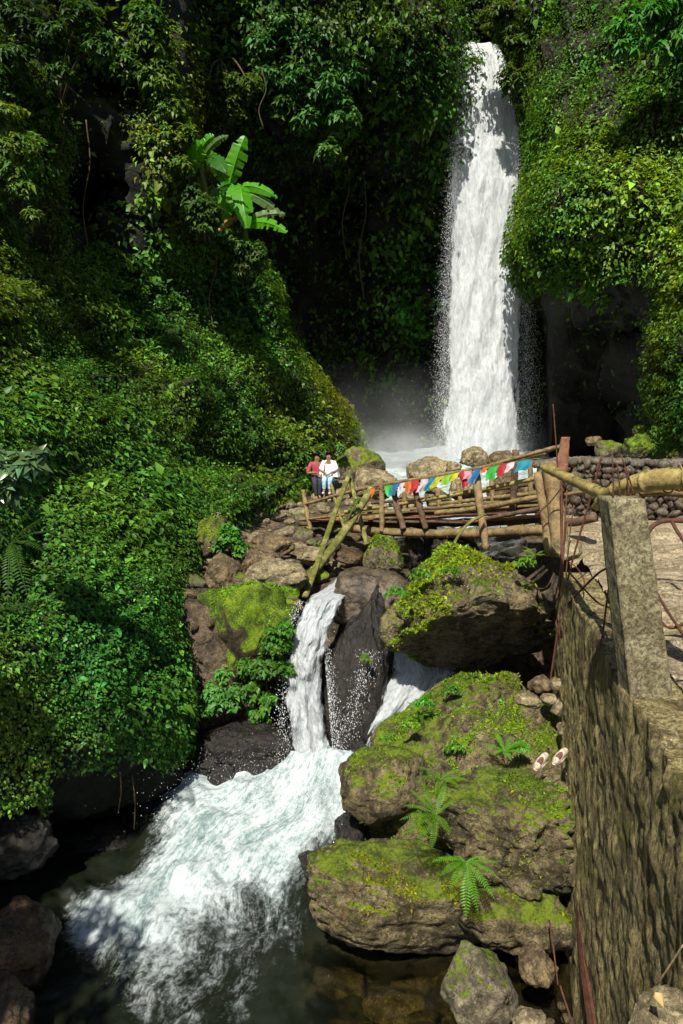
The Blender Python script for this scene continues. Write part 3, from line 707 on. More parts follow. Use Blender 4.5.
rockbox('boulder', 'grey stone with a green mossy side in the shallows at the bottom', 440, 940, 519, 1035, 5.6, 'rock_grey', 67, .8, (0, -10, 20), 5, 9)
rockbox('boulder', 'round brown stone lying beside the grey one', 518, 941, 559, 988, 5.75, 'rock_brown', 68, .95, (0, 0, 0), 5, 3, rough=.05)
rockbox('boulder', 'small yellowish stone at the bottom edge of the shallows', 512, 1006, 547, 1040, 5.15, 'rock_tan', 69, .9, (0, 0, 0), 4, 6)
rockbox('boulder', 'rusty brown wet rock in the lower left corner', -40, 895, 62, 1000, 6.3, 'rock_rust', 70, .8, (0, 0, 0), 5, 8)
rockbox('boulder', 'half-sunk rust-coloured rock below the lower left corner stone', -30, 975, 36, 1060, 5.5, 'rock_rust', 71, .8, (0, 0, 0), 5, 8)
for i, (a, b, c, d, Y, l) in enumerate([(236, 735, 300, 800, 9.6, 'dark wet rock right against the left foot of the cascade'), (330, 730, 372, 800, 9.5, 'dark wet rock between the feet of the two cascades'), (40, 852, 110, 905, 8.0, 'dark wet stone in the shade where the pool turns left'), (60, 815, 150, 860, 8.6, 'shaded bank rock under the hanging creepers'), (-30, 800, 60, 880, 7.4, 'black wet rock against the left frame edge'), (130, 785, 215, 822, 9.1, 'low black rock at the upper left rim of the pool'), (298, 850, 336, 882, 7.6, 'dark rock breaking the foam near the long mossy rock')]):
    rockbox('boulder', l, a, b, c, d, Y, 'rock_wet', 80+i, .8, (0, 0, i*20), 5, 8)
for i in range(26):
    px = 300+rng.random()*190; py = 945+rng.random()*95; q = WZ(px, py, -.35); s_ = .18+.35*rng.random()
    V, Fc = rock_vf((0, 0, 0), (s_*1.4, s_*1.2, s_*.7), (0, 0, 40*i), 900+i, 4, 7); o = mesh('stone', V, Fc, M[['rock_brown', 'rock_tan', 'boulder_low'][i % 3]]); o.location = (q[0], q[1], -.62+s_*.32-.1*(i % 3))
    tag(o, 'brown stone lying under clear water in the shallows at the bottom centre', 'stone', 'stones under the clear shallows')
# small stones up on the mossy mound
rockbox('stone', 'squared block with a rust stake on top of the mossy mound', 527, 674, 553, 694, 8.3, 'rock_brown', 91, .9, (0, 0, 20), 4, 10, cat='stone')
rockbox('stone', 'flat grey angular stone on the mossy mound', 511, 690, 542, 709, 8.0, 'rock_tan', 92, .8, (0, 6, 0), 4, 10, cat='stone')
for i, (x, y, s, l) in enumerate([(549, 700, 9, 'chip of pale rubble by the squared block'), (561, 708, 11, 'pale lump of rubble against the concrete wall'), (557, 684, 9, 'grey rubble lump right of the squared block'), (566, 730, 10, 'yellowish rubble lump above the slippers'), (560, 790, 13, 'ochre rubble piece below the right slipper'), (575, 775, 11, 'rubble piece between slipper and wall'), (546, 783, 9, 'small tan pebble below the left slipper'), (566, 830, 12, 'grey rubble stone low against the wall')]):
    rockbox('stone', l, x-s, y-s*.8, x+s, y+s*.8, 7.75-(y-700)*.008, 'rock_tan', 110+i, .9, (0, 0, i*31), 4, 9, cat='stone')
# stones behind and around the bridge
for i, (a, b, c, d, Y, m, l) in enumerate([
    (406, 456, 448, 486, 17, 'rock_tan', 'large pale rounded boulder behind the flags on the left'),
    (459, 446, 489, 470, 20, 'rock_tan', 'squared pale boulder at the foot of the tall waterfall'),
    (486, 450, 518, 474, 19, 'rock_brown', 'brown rounded boulder right of the squared pale one'),
    (440, 461, 462, 476, 20, 'rock_tan', 'small boulder between the two pale ones behind the flags'),
    (352, 468, 398, 500, 17, 'rock_tan', 'low pale boulder behind the left bridge rail'),
    (424, 486, 452, 512, 14.8, 'rock_grey', 'mossy stone seen through the bridge rails in the middle'),
    (448, 478, 480, 503, 15.4, 'rock_tan', 'tan stone seen through the bridge rails behind the thick post'),
    (486, 468, 520, 508, 15.0, 'rock_brown', 'brown stone seen through the rails at the right of the bridge'),
    (393, 492, 424, 516, 15.5, 'rock_tan', 'ochre stone seen through the rails at the left of the bridge'),
    (516, 476, 548, 505, 14.0, 'rock_brown', 'dark stone behind the right gate posts'),
    (362, 533, 404, 574, 12.6, 'rock_moss', 'shaggy mossy rock hanging under the left end of the bridge'),
    (404, 520, 440, 572, 13.3, 'rock_wet', 'black rock in the shade under the bridge'),
    (430, 530, 480, 575, 12.5, 'rock_wet', 'wet black rock below the arched bamboo under the bridge'),
    (566, 458, 598, 474, 15.0, 'rock_fullmoss', 'bright yellow-green mossy stone behind the wooden gate post'),
    (620, 434, 653, 460, 19, 'rock_fullmoss', 'round green mossy boulder at the right edge of the upper stream'),
    (594, 440, 624, 460, 21, 'rock_moss', 'half mossy dark boulder with water around it'),
    (632, 423, 651, 437, 23, 'rock_fullmoss', 'small round mossy boulder behind the bigger round one'),
    (644, 427, 674, 450, 22, 'rock_moss', 'dark mossy boulder under the leafy climbers on the right'),
    (668, 446, 705, 462, 18, 'rock_moss', 'mossy boulder cut by the right frame edge'),
    (585, 436, 602, 446, 25, 'rock_brown', 'brown stone at the far side of the white water'),
    (328, 446, 386, 500, 25.5, 'rock_moss', 'slanting layered mossy outcrop behind the two sitting people'),
    (302, 478, 352, 520, 22.4, 'rock_tan', 'pale boulder the two people are sitting on')]):
    rockbox('boulder', l, a, b, c, d, Y, m, 130+i, .85, (0, 24 if 'layered' in l else (i*7) % 13-6, i*40), 5 if c-a > 26 else 4, 9, moss=1600 if m in ('rock_moss', 'rock_fullmoss') and Y < 20 else 0, mossL=.03)
# the scree: larger stones singled out
for i, (a, b, c, d, Y, m, ro, l) in enumerate([
    (182, 516, 232, 562, 12.8, 'rock_moss', -26, 'tilted mossy slab stone at the left edge of the scree'),
    (196, 512, 226, 533, 14.2, 'rock_tan', 0, 'pale striped stone above the tilted mossy slab'),
    (203, 552, 247, 596, 11.6, 'rock_brown', 0, 'dark brown angular stone on the left of the scree'),
    (240, 548, 284, 581, 12.0, 'rock_brown', 6, 'brown stone between the angular one and the pale rounded one'),
    (243, 558, 310, 592, 11.4, 'rock_tan', 4, 'large pale rounded stone above the mossy topped rock'),
    (248, 532, 292, 556, 13.2, 'rock_brown', 0, 'red-brown flat stone in the middle of the scree'),
    (222, 582, 250, 604, 10.9, 'rock_brown', 0, 'brown stone just above the mossy topped rock'),
    (296, 546, 330, 566, 12.8, 'rock_tan', 0, 'tan stone left of the leaning poles'),
    (190, 596, 222, 640, 10.8, 'rock_brown', 0, 'shaded brown stone left of the mossy topped rock'),
    (332, 548, 364, 568, 12.7, 'rock_rust', -6, 'rust-red flat stone under the crossing poles'),
    (262, 596, 300, 612, 10.9, 'rock_moss', 10, 'low mossy stone at the foot of the curved pole'),
    (306, 566, 330, 584, 12.1, 'rock_moss', -20, 'green edged stone at the head of the left cascade')]):
    rockbox('stone', l, a, b, c, d, Y, m, 170+i, .85, (0, ro, i*25), 5, 10, cat='stone', moss=900 if m == 'rock_moss' else 0, mossL=.03)
pro = []
for s in range(6):
    V, Fc = rock_vf((0, 0, 0), (1, .8, .62), (0, 0, 0), 300+s, 3, 9); mt = M[['rock_tan', 'rock_brown', 'rock_grey', 'rock_tan', 'rock_brown', 'rock_tan'][s]]
    me = mesh('stone', V, Fc, mt); pro.append(me)
rr_ = np.random.default_rng(5); k = 0; placed = []
while k < 235:
    px = rr_.uniform(186, 400); py = rr_.uniform(496, 606)
    if py > 585 and px > 255: continue
    q = WZ(px, py, 2.75)
    if not (9.9 < q[1] < 22): continue
    if px > 345 and py > 530: continue
    s = rr_.uniform(.12, .46)**1.15*(.8+q[1]/40)
    if any((q[0]-a)**2+(q[1]-b)**2 < (.4*(s+c))**2 for a, b, c in placed): k += .02; continue
    placed.append((q[0], q[1], s))
    base = pro[rr_.integers(6)]
    o = base if base.get('label') is None else base.copy()
    if o is not base: COL.objects.link(o)
    z = float(terrace(np.array([q[0]]), np.array([q[1]]))[0])
    o.location = (q[0], q[1], z+s*.10); o.rotation_euler = (rr_.uniform(-.3, .3), rr_.uniform(-.3, .3), rr_.uniform(0, 6.3)); o.scale = (s, s*rr_.uniform(.8, 1.1), s*rr_.uniform(.7, 1.1))
    tag(o, 'loose brown or tan stone of the scree between creepers and bridge', 'stone', 'loose stones of the scree'); k += 1
# pebbles on the mud bank, bottom right
first = None
for k in range(46):
    px = rr_.uniform(500, 600); py = rr_.uniform(925, 1035); q = WZ(px, py, .22); s = rr_.uniform(.04, .13)
    z = float(terrace(np.array([q[0]]), np.array([q[1]]))[0])
    if first is None:
        V, Fc = rock_vf((0, 0, 0), (1, .8, .7), (0, 0, 0), 330, 3, 7); o = first = mesh('pebble', V, Fc, M['rock_brown'])
    else: o = first.copy(); COL.objects.link(o)
    o.location = (q[0], q[1], max(z, .02)+s*.15); o.scale = (s, s, s); o.rotation_euler = (rr_.uniform(-.5, .5), rr_.uniform(-.5, .5), rr_.uniform(0, 6.3))
    tag(o, 'small wet pebble on the muddy bank at the wall foot', 'pebble', 'wet pebbles on the muddy bank')

# ------------------------------------------------------------------ concrete wall, platform, post
def conc_mat(name, c1, c2, streak=False, moss=0.0):
    m, nt, out = newmat(name); b = NB(nt); tc = b.n('TexCoord').outputs['Object']
    n1 = b.noise(2.2, tc, 8, .75, .5, (1, 1, .4) if streak else (1, 1, 1)); n2 = b.noise(22, tc, 8, .75); n3 = b.noise(5.5, tc, 8, .72, .8, (1.3, 1.3, .16) if streak else (.5, 1.6, 1))
    f = b.ramp(b.math('ADD', b.math('MULTIPLY', n1, .35), b.math('ADD', b.math('MULTIPLY', n2, .25), b.math('MULTIPLY', n3, .4))), .43, .57)
    col = b.mix(f, c2, c1)
    if streak:
        s2 = b.ramp(b.noise(7, tc, 6, .7, .6, (1.5, 1.5, .07)), .53, .66)
        col = b.mix(b.math('MULTIPLY', s2, .75), col, (.20, .145, .035))
        s3 = b.ramp(b.noise(3, tc, 8, .75, 1.2, (1.5, 1.5, .14)), .50, .60)
        col = b.mix(b.math('MULTIPLY', s3, .55), col, (.05, .036, .018))
        s4 = b.ramp(b.noise(9, tc, 7, .8, .6, (1, 1, .35)), .60, .72)
        col = b.mix(b.math('MULTIPLY', s4, .6), col, (.42, .36, .24))
    g1 = b.noise(95, tc, 6, .85)
    col = b.mix(b.math('MULTIPLY', b.ramp(g1, .44, .60), .55), col, tuple(np.array(c2)*.7))
    col = b.mix(b.math('MULTIPLY', b.ramp(b.noise(70, tc, 5, .85), .54, .64), .5), col, tuple(np.minimum(np.array(c1)*1.35, .65)))
    if moss:
        col = b.mix(b.math('MULTIPLY', b.ramp(b.noise(1.5, tc, 7, .7), .6-moss*.3, .72-moss*.3), .7), col, (.13, .125, .02))
    sp1 = b.ramp(b.noise(34, tc, 6, .85), .50, .58)
    col = b.mix(b.math('MULTIPLY', sp1, .7), col, tuple(np.array(c2)*.4))
    p = b.n('BsdfPrincipled', i_Base_Color=col, i_Roughness=.85); p.inputs['Specular IOR Level'].default_value = .2
    h = b.math('ADD', b.math('MULTIPLY', n3, .8), b.math('ADD', b.math('MULTIPLY', n2, .5), b.math('MULTIPLY', b.math('SUBTRACT', 1., sp1), .25)))
    h = b.math('ADD', h, b.math('ADD', b.math('MULTIPLY', b.noise(45, tc, 5, .8), .6), b.math('MULTIPLY', g1, .5)))
    nt.links.new(b.bump(h, 1.0, .022 if streak else .015), p.inputs['Normal'])
    nt.links.new(p.outputs[0], out.inputs[0]); return m
M['wall'] = conc_mat('stained_concrete', (.50, .41, .19), (.095, .073, .034), True, .25)
M['slab'] = conc_mat('worn_concrete', (.50, .41, .27), (.20, .155, .09), False, .05)
M['post'] = conc_mat('grey_concrete', (.42, .37, .22), (.17, .14, .075), False, .15)
wallx = lambda y: np.interp(y, [-1, 0.5, 3.48, 4.94, 8.4, 8.6], [1.0, 1.25, 1.72, 1.98, 2.55, 2.58])
ny, nz, nx = 330, 170, 60
ys = np.linspace(.3, 8.5, ny); zs = np.linspace(-.7, 3.5, nz)
Yg, Zg = np.meshgrid(ys, zs); Xg = wallx(Yg)-(3.5-Zg)*.012
Pn = np.stack([Xg, Yg, Zg], -1)
Xf = Xg - .020*fbm(Pn*np.array([1, 1.6, 1.2]), 401, 6) - .003*(1-2*np.abs(fbm(Pn*np.array([1, 5.5, 2.2]), 402, 5))) - .015*fbm(Pn*9, 403, 3) + .03*sstep(5.6, 3.6, Yg)*np.clip(fbm(Pn*np.array([1, 1.2, .5]), 404, 3)+.2, 0, 1)
Xf = Xf + .05*sstep(4.9, 4.4, Yg)*sstep(2.9, 3.4, Zg)*(1+.8*fbm(Pn*5, 409, 4))   # broken shoulder
face = np.stack([Xf, Yg, Zg], -1)
xs = np.linspace(0, 1, 24)[:, None]
topx = Xf[-1][None]*(1-xs)+(Xf[-1][None]+.42)*xs
top = np.stack([topx, np.broadcast_to(ys, topx.shape), 3.5+.05*fbm(np.stack([topx*3, ys[None]*3+0*topx, 0*topx], -1), 405, 4)-.05*(xs == 0)], -1)
allg = np.concatenate([face, top[1:]], 0)
Vw, Fw = allg.reshape(-1, 3), grid_faces(ny, allg.shape[0])
# far end face
ez = np.linspace(-.7, 3.5, 60); ex_ = np.linspace(0, 1, 14)
EX, EZ = np.meshgrid(ex_, ez); x0e = np.interp(ez, zs, Xf[:, -1])[:, None]
endg = np.stack([x0e+.42*EX, 8.5+.03*fbm(np.stack([EX*2, 0*EX, EZ*3], -1), 406, 3)*(EX > 0)*(EX < 1), EZ], -1)
Vw, Fw = join([(Vw, Fw), (endg.reshape(-1, 3), grid_faces(14, 60)), (np.array([[3.2, .3, -.7], [3.2, 8.5, -.7], [3.2, 8.5, 3.4], [3.2, .3, 3.4]]), np.array([[0, 1, 2, 3]]))])
wall = empty('retaining_wall', (2.2, 5, -.6), 'stained rough concrete retaining wall running along the right side of the gorge', 'wall')
child('wall_face', Vw, Fw, M['wall'], wall)
# platform slab: broken layered surface
px_ = np.linspace(0, 1, 200)**1.3; py_ = np.linspace(.3, 12.6, 300); PX, PY = np.meshgrid(px_, py_)
x0 = np.where(PY < 8.5, wallx(PY)+.34, 2.9+.35*(PY-8.5)*.3); XX = x0+(9.5-x0)*PX
Pn = np.stack([XX, PY, 0*XX], -1)
ln = fbm(Pn*np.array([.35, 1.6, 1]), 410, 4)
ZZs = 3.50+.06*np.floor(ln*4)/2+.02*fbm(Pn*4, 411, 4)+.03*ln
ZZs = ZZs+.10*sstep(.8, 0, (XX-x0))*sstep(5.0, 4.2, PY)*(1+fbm(Pn*3, 412, 4))
PXY = np.stack([XX, PY, ZZs], -1)
tag(mesh('concrete_platform', PXY.reshape(-1, 3), grid_faces(200, 300), M['slab']), kind='structure', label='pale broken concrete platform on the right')
def boxgrid(c0, c1, w0, w1, d0, d1, n=26, m=8, seed=0, amp=.01, bev=.012):
    """tapering square post from c0 to c1, rough; returns V,F"""
    prof = []
    for s0, s1 in (((-1, -1), (1, -1)), ((1, -1), (1, 1)), ((1, 1), (-1, 1)), ((-1, 1), (-1, -1))):
        for k in range(m): 
            t = k/m; prof.append((s0[0]*(1-t)+s1[0]*t, s0[1]*(1-t)+s1[1]*t))
    prof = np.array(prof); r = np.linalg.norm(prof, axis=1, keepdims=True); prof = prof*np.where(r > 1.3, 1.36/r, 1)
    t = np.linspace(0, 1, n)[:, None, None]; c0, c1 = np.array(c0), np.array(c1)
    w = w0*(1-t[..., 0])+w1*t[..., 0]; d = d0*(1-t[..., 0])+d1*t[..., 0]
    V = np.concatenate([prof[None, :, :1]*w[..., None]/2, prof[None, :, 1:]*d[..., None]/2, np.zeros((n, len(prof), 1))], -1)+c0*(1-t)+c1*t
    V = V+amp*fbm(V*9, seed, 4)[..., None]*np.concatenate([np.broadcast_to(prof[None], (n, len(prof), 2)), np.zeros((n, len(prof), 1))], -1)
    Fq = [grid_faces(len(prof), n, True)]; Vf = V.reshape(-1, 3); np_ = len(prof)
    Vf = np.vstack([Vf, V[0].mean(0), V[-1].mean(0)]); i0 = n*np_; k = np.arange(np_); k2 = (k+1) % np_
    Fq.append(np.concatenate([np.stack([np.full(np_, i0), k2, k], -1), np.stack([np.full(np_, i0+1), (n-1)*np_+k, (n-1)*np_+k2], -1)]))
    return Vf, Fq
pb = W(648, 694, 4.95); pt = W(621, 497, 4.9)
post = empty('concrete_post', pb, 'thick leaning square concrete post standing on the wall with rebar ends on top', 'post')
V, Fq = boxgrid(pb-np.array([0, 0, .1]), pt, .29, .235, .26, .22, 60, 14, 7, .0035); child('shaft', V, Fq, M['post'], post)
for (x, y0, x2, y2, Y) in [(613, 500, 612, 455, 4.86), (620, 500, 617, 463, 4.92), (629, 498, 625, 468, 4.95), (623, 502, 629, 470, 5.0), (635, 499, 621, 455, 4.98)]:
    V, Fq = tube([W(x, y0, Y), W((x+x2)/2+.8, (y0+y2)/2, Y), W(x2, y2, Y)], .0055, 6, sub=3); child('rebar', V, Fq, M['rust'], post)
def pole(name, label, pts, r, mat, cat='pole', group=None, seg=10, rough=.15, seed=1, parent=None, sub=6):
    """pts: list of (px,py,Y) or xyz arrays"""
    P = [W(*p) if len(p) == 3 and abs(p[0]) > 12 else np.array(p) for p in pts]
    bb = 'bamboo' in mat; V, Fq = tube(P, r, seg, rough*(.5 if bb else 1), seed, 40 if bb else sub, nodes=.34 if bb else 0)
    if parent is not None: return child(name, V, Fq, M[mat], parent)
    o = mesh(name, V, Fq, M[mat]); return tag(o, label, cat, group)
pole('bamboo_pole', 'yellow bamboo pole slanting down from the gate post to the concrete post', [(544, 467, 8.3), (572, 480, 7.0), (608, 496, 5.6)], [.05, .052, .048], 'bamboo')
lg = empty('log_rail', W(683, 478, 5.1), 'thick curved yellowish log resting on the concrete post and leaving the frame at right', 'log')
pole('log', None, [(596, 507, 5.9), (606, 495, 5.6), (628, 486, 5.3), (650, 481, 5.1), (683, 478, 4.9), (740, 480, 4.5)], [.03, .045, .06, .075, .08, .08], 'bamboo', parent=lg, seg=18, rough=.12)
pole('log', None, [(640, 492, 5.4), (660, 490, 5.3), (683, 490, 5.2), (730, 491, 5.0)], [.03, .045, .05, .05], 'wood', parent=lg, seg=12, rough=.2)
for q in ((679, 478, 4.92), (668, 480, 5.0)):
    c = W(*q); a = np.linspace(0, 6.3, 16); V, Fq = tube([c+np.array([.012*math.sin(t*2), .088*math.cos(t), .088*math.sin(t)]) for t in a], .006, 5); child('rope_binding', V, Fq, M['rope'], lg)
# rebar tangle
rb = [('rusty rebar rod rising from the squared block past the wall end', [(549, 690, 8.25), (558, 630, 8.2), (570, 570, 8.0), (590, 500, 7.8), (602, 455, 7.7)], .010),
      ('bent rusty rebar reaching from the wall edge to the concrete post', [(568, 604, 7.7), (585, 586, 6.8), (600, 572, 6.0), (611, 567, 5.4)], .009),
      ('rusty rebar lying across the wall edge towards the post', [(569, 572, 7.9), (585, 590, 7.0), (600, 604, 6.2), (618, 609, 5.4)], .008),
      ('upright rusty rebar close to the left side of the post', [(612, 566, 5.6), (607, 600, 5.7), (603, 632, 5.8), (600, 645, 5.8)], .007),
      ('thin rusty wire looping over the wall edge', [(566, 560, 8.0), (577, 568, 7.8), (584, 580, 7.5), (583, 590, 7.2)], .006),
      ('thin rod standing tallest beside the wooden gate post', [(553, 404, 9.0), (555, 430, 9.0), (558, 480, 9.0), (556, 545, 8.9)], .007),
      ('rusty rod leaning across the two gate posts', [(535, 516, 8.9), (552, 500, 8.8), (568, 478, 8.6)], .007),
      ('rusty rod right of the gate post reaching down to the wall', [(561, 470, 8.7), (562, 520, 8.5), (560, 580, 8.3), (556, 600, 8.3)], .012),
      ('slightly bowed rusty rod close to the wall end', [(567, 490, 8.6), (564, 540, 8.4), (562, 590, 8.2), (559, 640, 8.15)], .008),
      ('thin rusty rod in front of the gabion stones', [(574, 505, 8.6), (569, 540, 8.5), (566, 575, 8.3)], .006),
      ('rusty rod on the platform right of the post', [(655, 590, 5.6), (668, 612, 5.2), (683, 634, 4.8), (700, 660, 4.5)], .009),
      ('short knotted rusty rod crossing the one right of the post', [(659, 620, 5.1), (670, 628, 5.0), (683, 624, 4.95), (700, 615, 4.9)], .009),
      ('black hose arching over the platform at the right edge', [(644, 545, 7.0), (650, 529, 7.4), (664, 521, 7.6), (690, 522, 7.6), (720, 530, 7.6)], .022),
      ('dark strut dropping from the black hose', [(672, 521, 7.5), (677, 531, 7.3), (688, 546, 7.0)], .016),
      ('thin rusty stake in front of the round brown stone', [(549, 920, 6.0), (553, 945, 5.7), (558, 985, 5.45)], .006),
      ('rusty stake end beneath the round brown stone', [(560, 985, 5.5), (566, 1004, 5.4), (572, 1022, 5.3)], .007),
      ('pale curved twig stuck to the lower wall', [(683, 945, 3.0), (672, 962, 3.05), (660, 980, 3.1), (652, 992, 3.2)], .004)]
for i, (l, p, r) in enumerate(rb):
    pole('twig' if 'twig' in l else 'hose' if 'hose' in l else 'rebar', l, p, r*1.15, 'rust' if 'twig' not in l else 'wood', 'twig' if 'twig' in l else 'hose' if 'hose' in l else 'rod', seg=6, rough=.1, seed=i)
# rust-stained old sheet at the wall foot
t = np.linspace(0, 1, 40)[:, None]; s = np.linspace(-1, 1, 30)[None]
cxx = np.interp(t, [0, .5, 1], [578, 588, 603]); yy_ = 893+t*150; hw = np.interp(t, [0, .2, 1], [2.5, 5, 13])
Pp = W(cxx+s*hw, yy_+0*s, np.interp(t, [0, 1], [6.15, 4.9])+.02*np.cos(s*9)+0*t)
Pq = Pp+np.array([.012, .012, 0])
V, Fq = join([(Pp.reshape(-1, 3), grid_faces(30, 40)), (Pq.reshape(-1, 3), grid_faces(30, 40))])
tag(mesh('rusty_sheet', V, Fq, M['rust']), 'curled strip of rusted sheet metal propped at the foot of the wall', 'metal sheet')
rockbox('boulder', 'pale stone in the bottom right corner below the wall', 628, 985, 705, 1060, 3.0, 'rock_tan', 95, .9, (0, 0, 0), 5, 9)
rockbox('stone', 'small stone next to the wooden gate post at the wall end', 550, 540, 583, 562, 8.7, 'rock_tan', 96, .9, (0, 0, 0), 4, 9, cat='stone')
Vl, Fl = leaf_vf(W(np.array([655., 668, 662]), np.array([992., 996, 985]), np.array([2.86, 2.86, 2.86])), np.tile([0, -.4, .9], (3, 1)), np.array([.055, .05, .05]), wid=.75, curl=.5, fold=.35)
tag(mesh('dead_leaf', Vl[:5], Fl[[0, 3, 6, 9]], M['leaf'], smooth=False, attrs={'col': np.tile([.5, .38, .14], (5, 1))}), 'curled pale dead leaf lying on the bottom right corner stone', 'leaf')

# ------------------------------------------------------------------ gabion wall behind the platform
gb = empty('gabion_wall', (5, 12.6, 3.4), 'low wall of dark stones packed in wire at the back of the platform', 'wall')
GA, GBp = np.array([3.55, 13.4]), np.array([8.6, 12.0]); gd = (GBp-GA)/np.linalg.norm(GBp-GA); gn = np.array([gd[1], -gd[0]])
parts = []; Lg = np.linalg.norm(GBp-GA); row = 0; z = 3.35
while z < 4.40:
    s = rr_.uniform(0, .1)
    while s < Lg:
        w = rr_.uniform(.08, .26); h = rr_.uniform(.09, .17)
        V, Fc = rock_vf((0, 0, 0), (w*1.08, .26, h*1.15), (rr_.uniform(-20, 20), rr_.uniform(-28, 28), 0), rr_.integers(9999), 2, 6, cut=.9)
        c = GA+gd*(s+w/2)+gn*rr_.uniform(-.03, .04); zz = z+(z-3.35)*.28*(s/Lg-.25)+.04*math.sin(s*2)+rr_.uniform(-.025, .025)
        parts.append((V@np.array([[gd[0], gd[1], 0], [-gn[0], -gn[1], 0], [0, 0, 1]])+np.array([c[0], c[1], zz]), Fc)); s += w*.95
    z += .115
for k in range(60):   # rough cap
    s = k/60*Lg
    for dd in (-.15, -.4):
        V, Fc = rock_vf((0, 0, 0), (.22, .22, .14), (0, 0, rr_.uniform(0, 90)), 7000+k, 2, 6); c = GA+gd*s+gn*dd; parts.append((V+np.array([c[0], c[1], 4.40+.30*(s/Lg-.25)+.05*math.sin(s*2.2)]), Fc))
V, Fq = join(parts); child('packed_stones', V, Fq, M['gabion'], gb, smooth=False)
ts = np.linspace(0, 1, 40); tz = np.linspace(0, 1, 8); pts = []
for t_ in ts:
    for q_ in tz:
        c = GA+(GBp-GA)*t_; pts.append([c[0], c[1], 3.2+q_*(1.12+.26*(t_*Lg/Lg-.0)*1.0*0+.24*(t_-.25))])
pts = np.array(pts); bk = pts.copy(); bk[:, :2] -= gn*.5; pts[:, :2] -= gn*.05
Vb, Fb = join([(pts, grid_faces(8, 40)), (bk, grid_faces(8, 40)), (np.concatenate([pts[7::8], bk[7::8]]), grid_faces(40, 2))])
child('rubble_fill', Vb, Fb, M['ground'], gb)
parts = []
for k in range(40):
    s = k/39*Lg
    for dr in (1, -1):
        a = GA+gd*s-(-gn)*.17; c2 = GA+gd*min(max(s+dr*.6, 0), Lg)-(-gn)*.17
        parts.append(tube([[a[0], a[1], 3.4], [c2[0], c2[1], 4.35]], .004, 4, caps=False))
V, Fq = join(parts); child('wire_net', V, Fq, M['rust'], gb)
pole('pipe', 'thin grey pipe lying in front of the dark gabion gap', [(565, 495, 10.5), (580, 492, 10.3), (600, 490, 10.1)], .03, 'wood', 'pipe')
pole('log', 'short dark log on the ground behind the gate posts', [(560, 521, 10.4), (576, 522, 10.2), (596, 517, 10.0)], .06, 'wood_dark', 'log')

# ------------------------------------------------------------------ bridge
A = W(335, 530, 15.); Bq = W(552, 530, 10.4)
def B3(px, py, off=0.0): return WP(px, py, A, Bq, off)
br = empty('footbridge', B3(350, 530), 'rustic footbridge of lashed logs, boards and stick railings across the stream', 'bridge')
def bp(name, pts, r, mat, off=0., seed=0, seg=10, rough=.18):
    bb = 'bamboo' in mat or name == 'rail'; V, Fq = tube([B3(x, y, off) for x, y in pts], r, seg, rough*(.6 if bb else 1.5), seed, 60 if bb else 12, nodes=.42 if bb else 0); return child(name, V, Fq, M[mat], br)
bp('deck_log', [(352, 529), (410, 533), (480, 533), (548, 529)], [.085, .08, .08, .08], 'wood', 0, 1)
bp('deck_log', [(300, 524), (350, 525), (420, 524), (548, 519)], [.06, .07, .07, .07], 'wood_dark', .35, 2)
bp('deck_log', [(320, 520), (400, 517), (548, 508)], [.07, .07, .07], 'wood', .75, 3)
bp('deck_log', [(330, 516), (400, 512), (548, 501)], [.08, .07, .07], 'wood', 1.15, 4)
def board(x0, y0, x1, y1, off0, off1, mat, th=.035, seed=0):
    a, b2 = B3(x0, y0, off0), B3(x1, y1, off0); n = unit(np.array([-(b2-a)[1], (b2-a)[0], 0])); n = n if n[1] > 0 else -n
    t = np.linspace(0, 1, 24)[:, None]; L = a*(1-t)+b2*t; L[:, 2] += .015*fbm(L*2+seed, seed, 3)
    w = off1-off0; prof = [(0, 0), (w, 0), (w, th), (0, th)]
    V = np.stack([L+n*p[0]*(1+.1*fbm(L*3, seed+int(9*p[0]), 2))[:, None]+np.array([0, 0, p[1]]) for p in prof], 1)
    Vf = V.reshape(-1, 3); Fq = [grid_faces(4, 24, True), np.array([[3, 2, 1, 0], [92, 93, 94, 95]])]
    return child('deck_board', Vf, Fq, M[mat], br, smooth=False)
board(300, 521, 372, 522, .02, .42, 'wood_red', seed=1)
board(352, 523, 470, 523, .0, .3, 'wood_dark', seed=2)
board(400, 519, 505, 516, .32, .62, 'wood_red', seed=3)
board(462, 523, 548, 517, .0, .3, 'wood_red', seed=4)
board(380, 515, 500, 509, .65, .95, 'wood_dark', seed=5)
board(470, 512, 548, 505, .65, 1.0, 'wood', seed=6)
board(410, 511, 548, 501, 1.0, 1.25, 'wood_dark', seed=7)
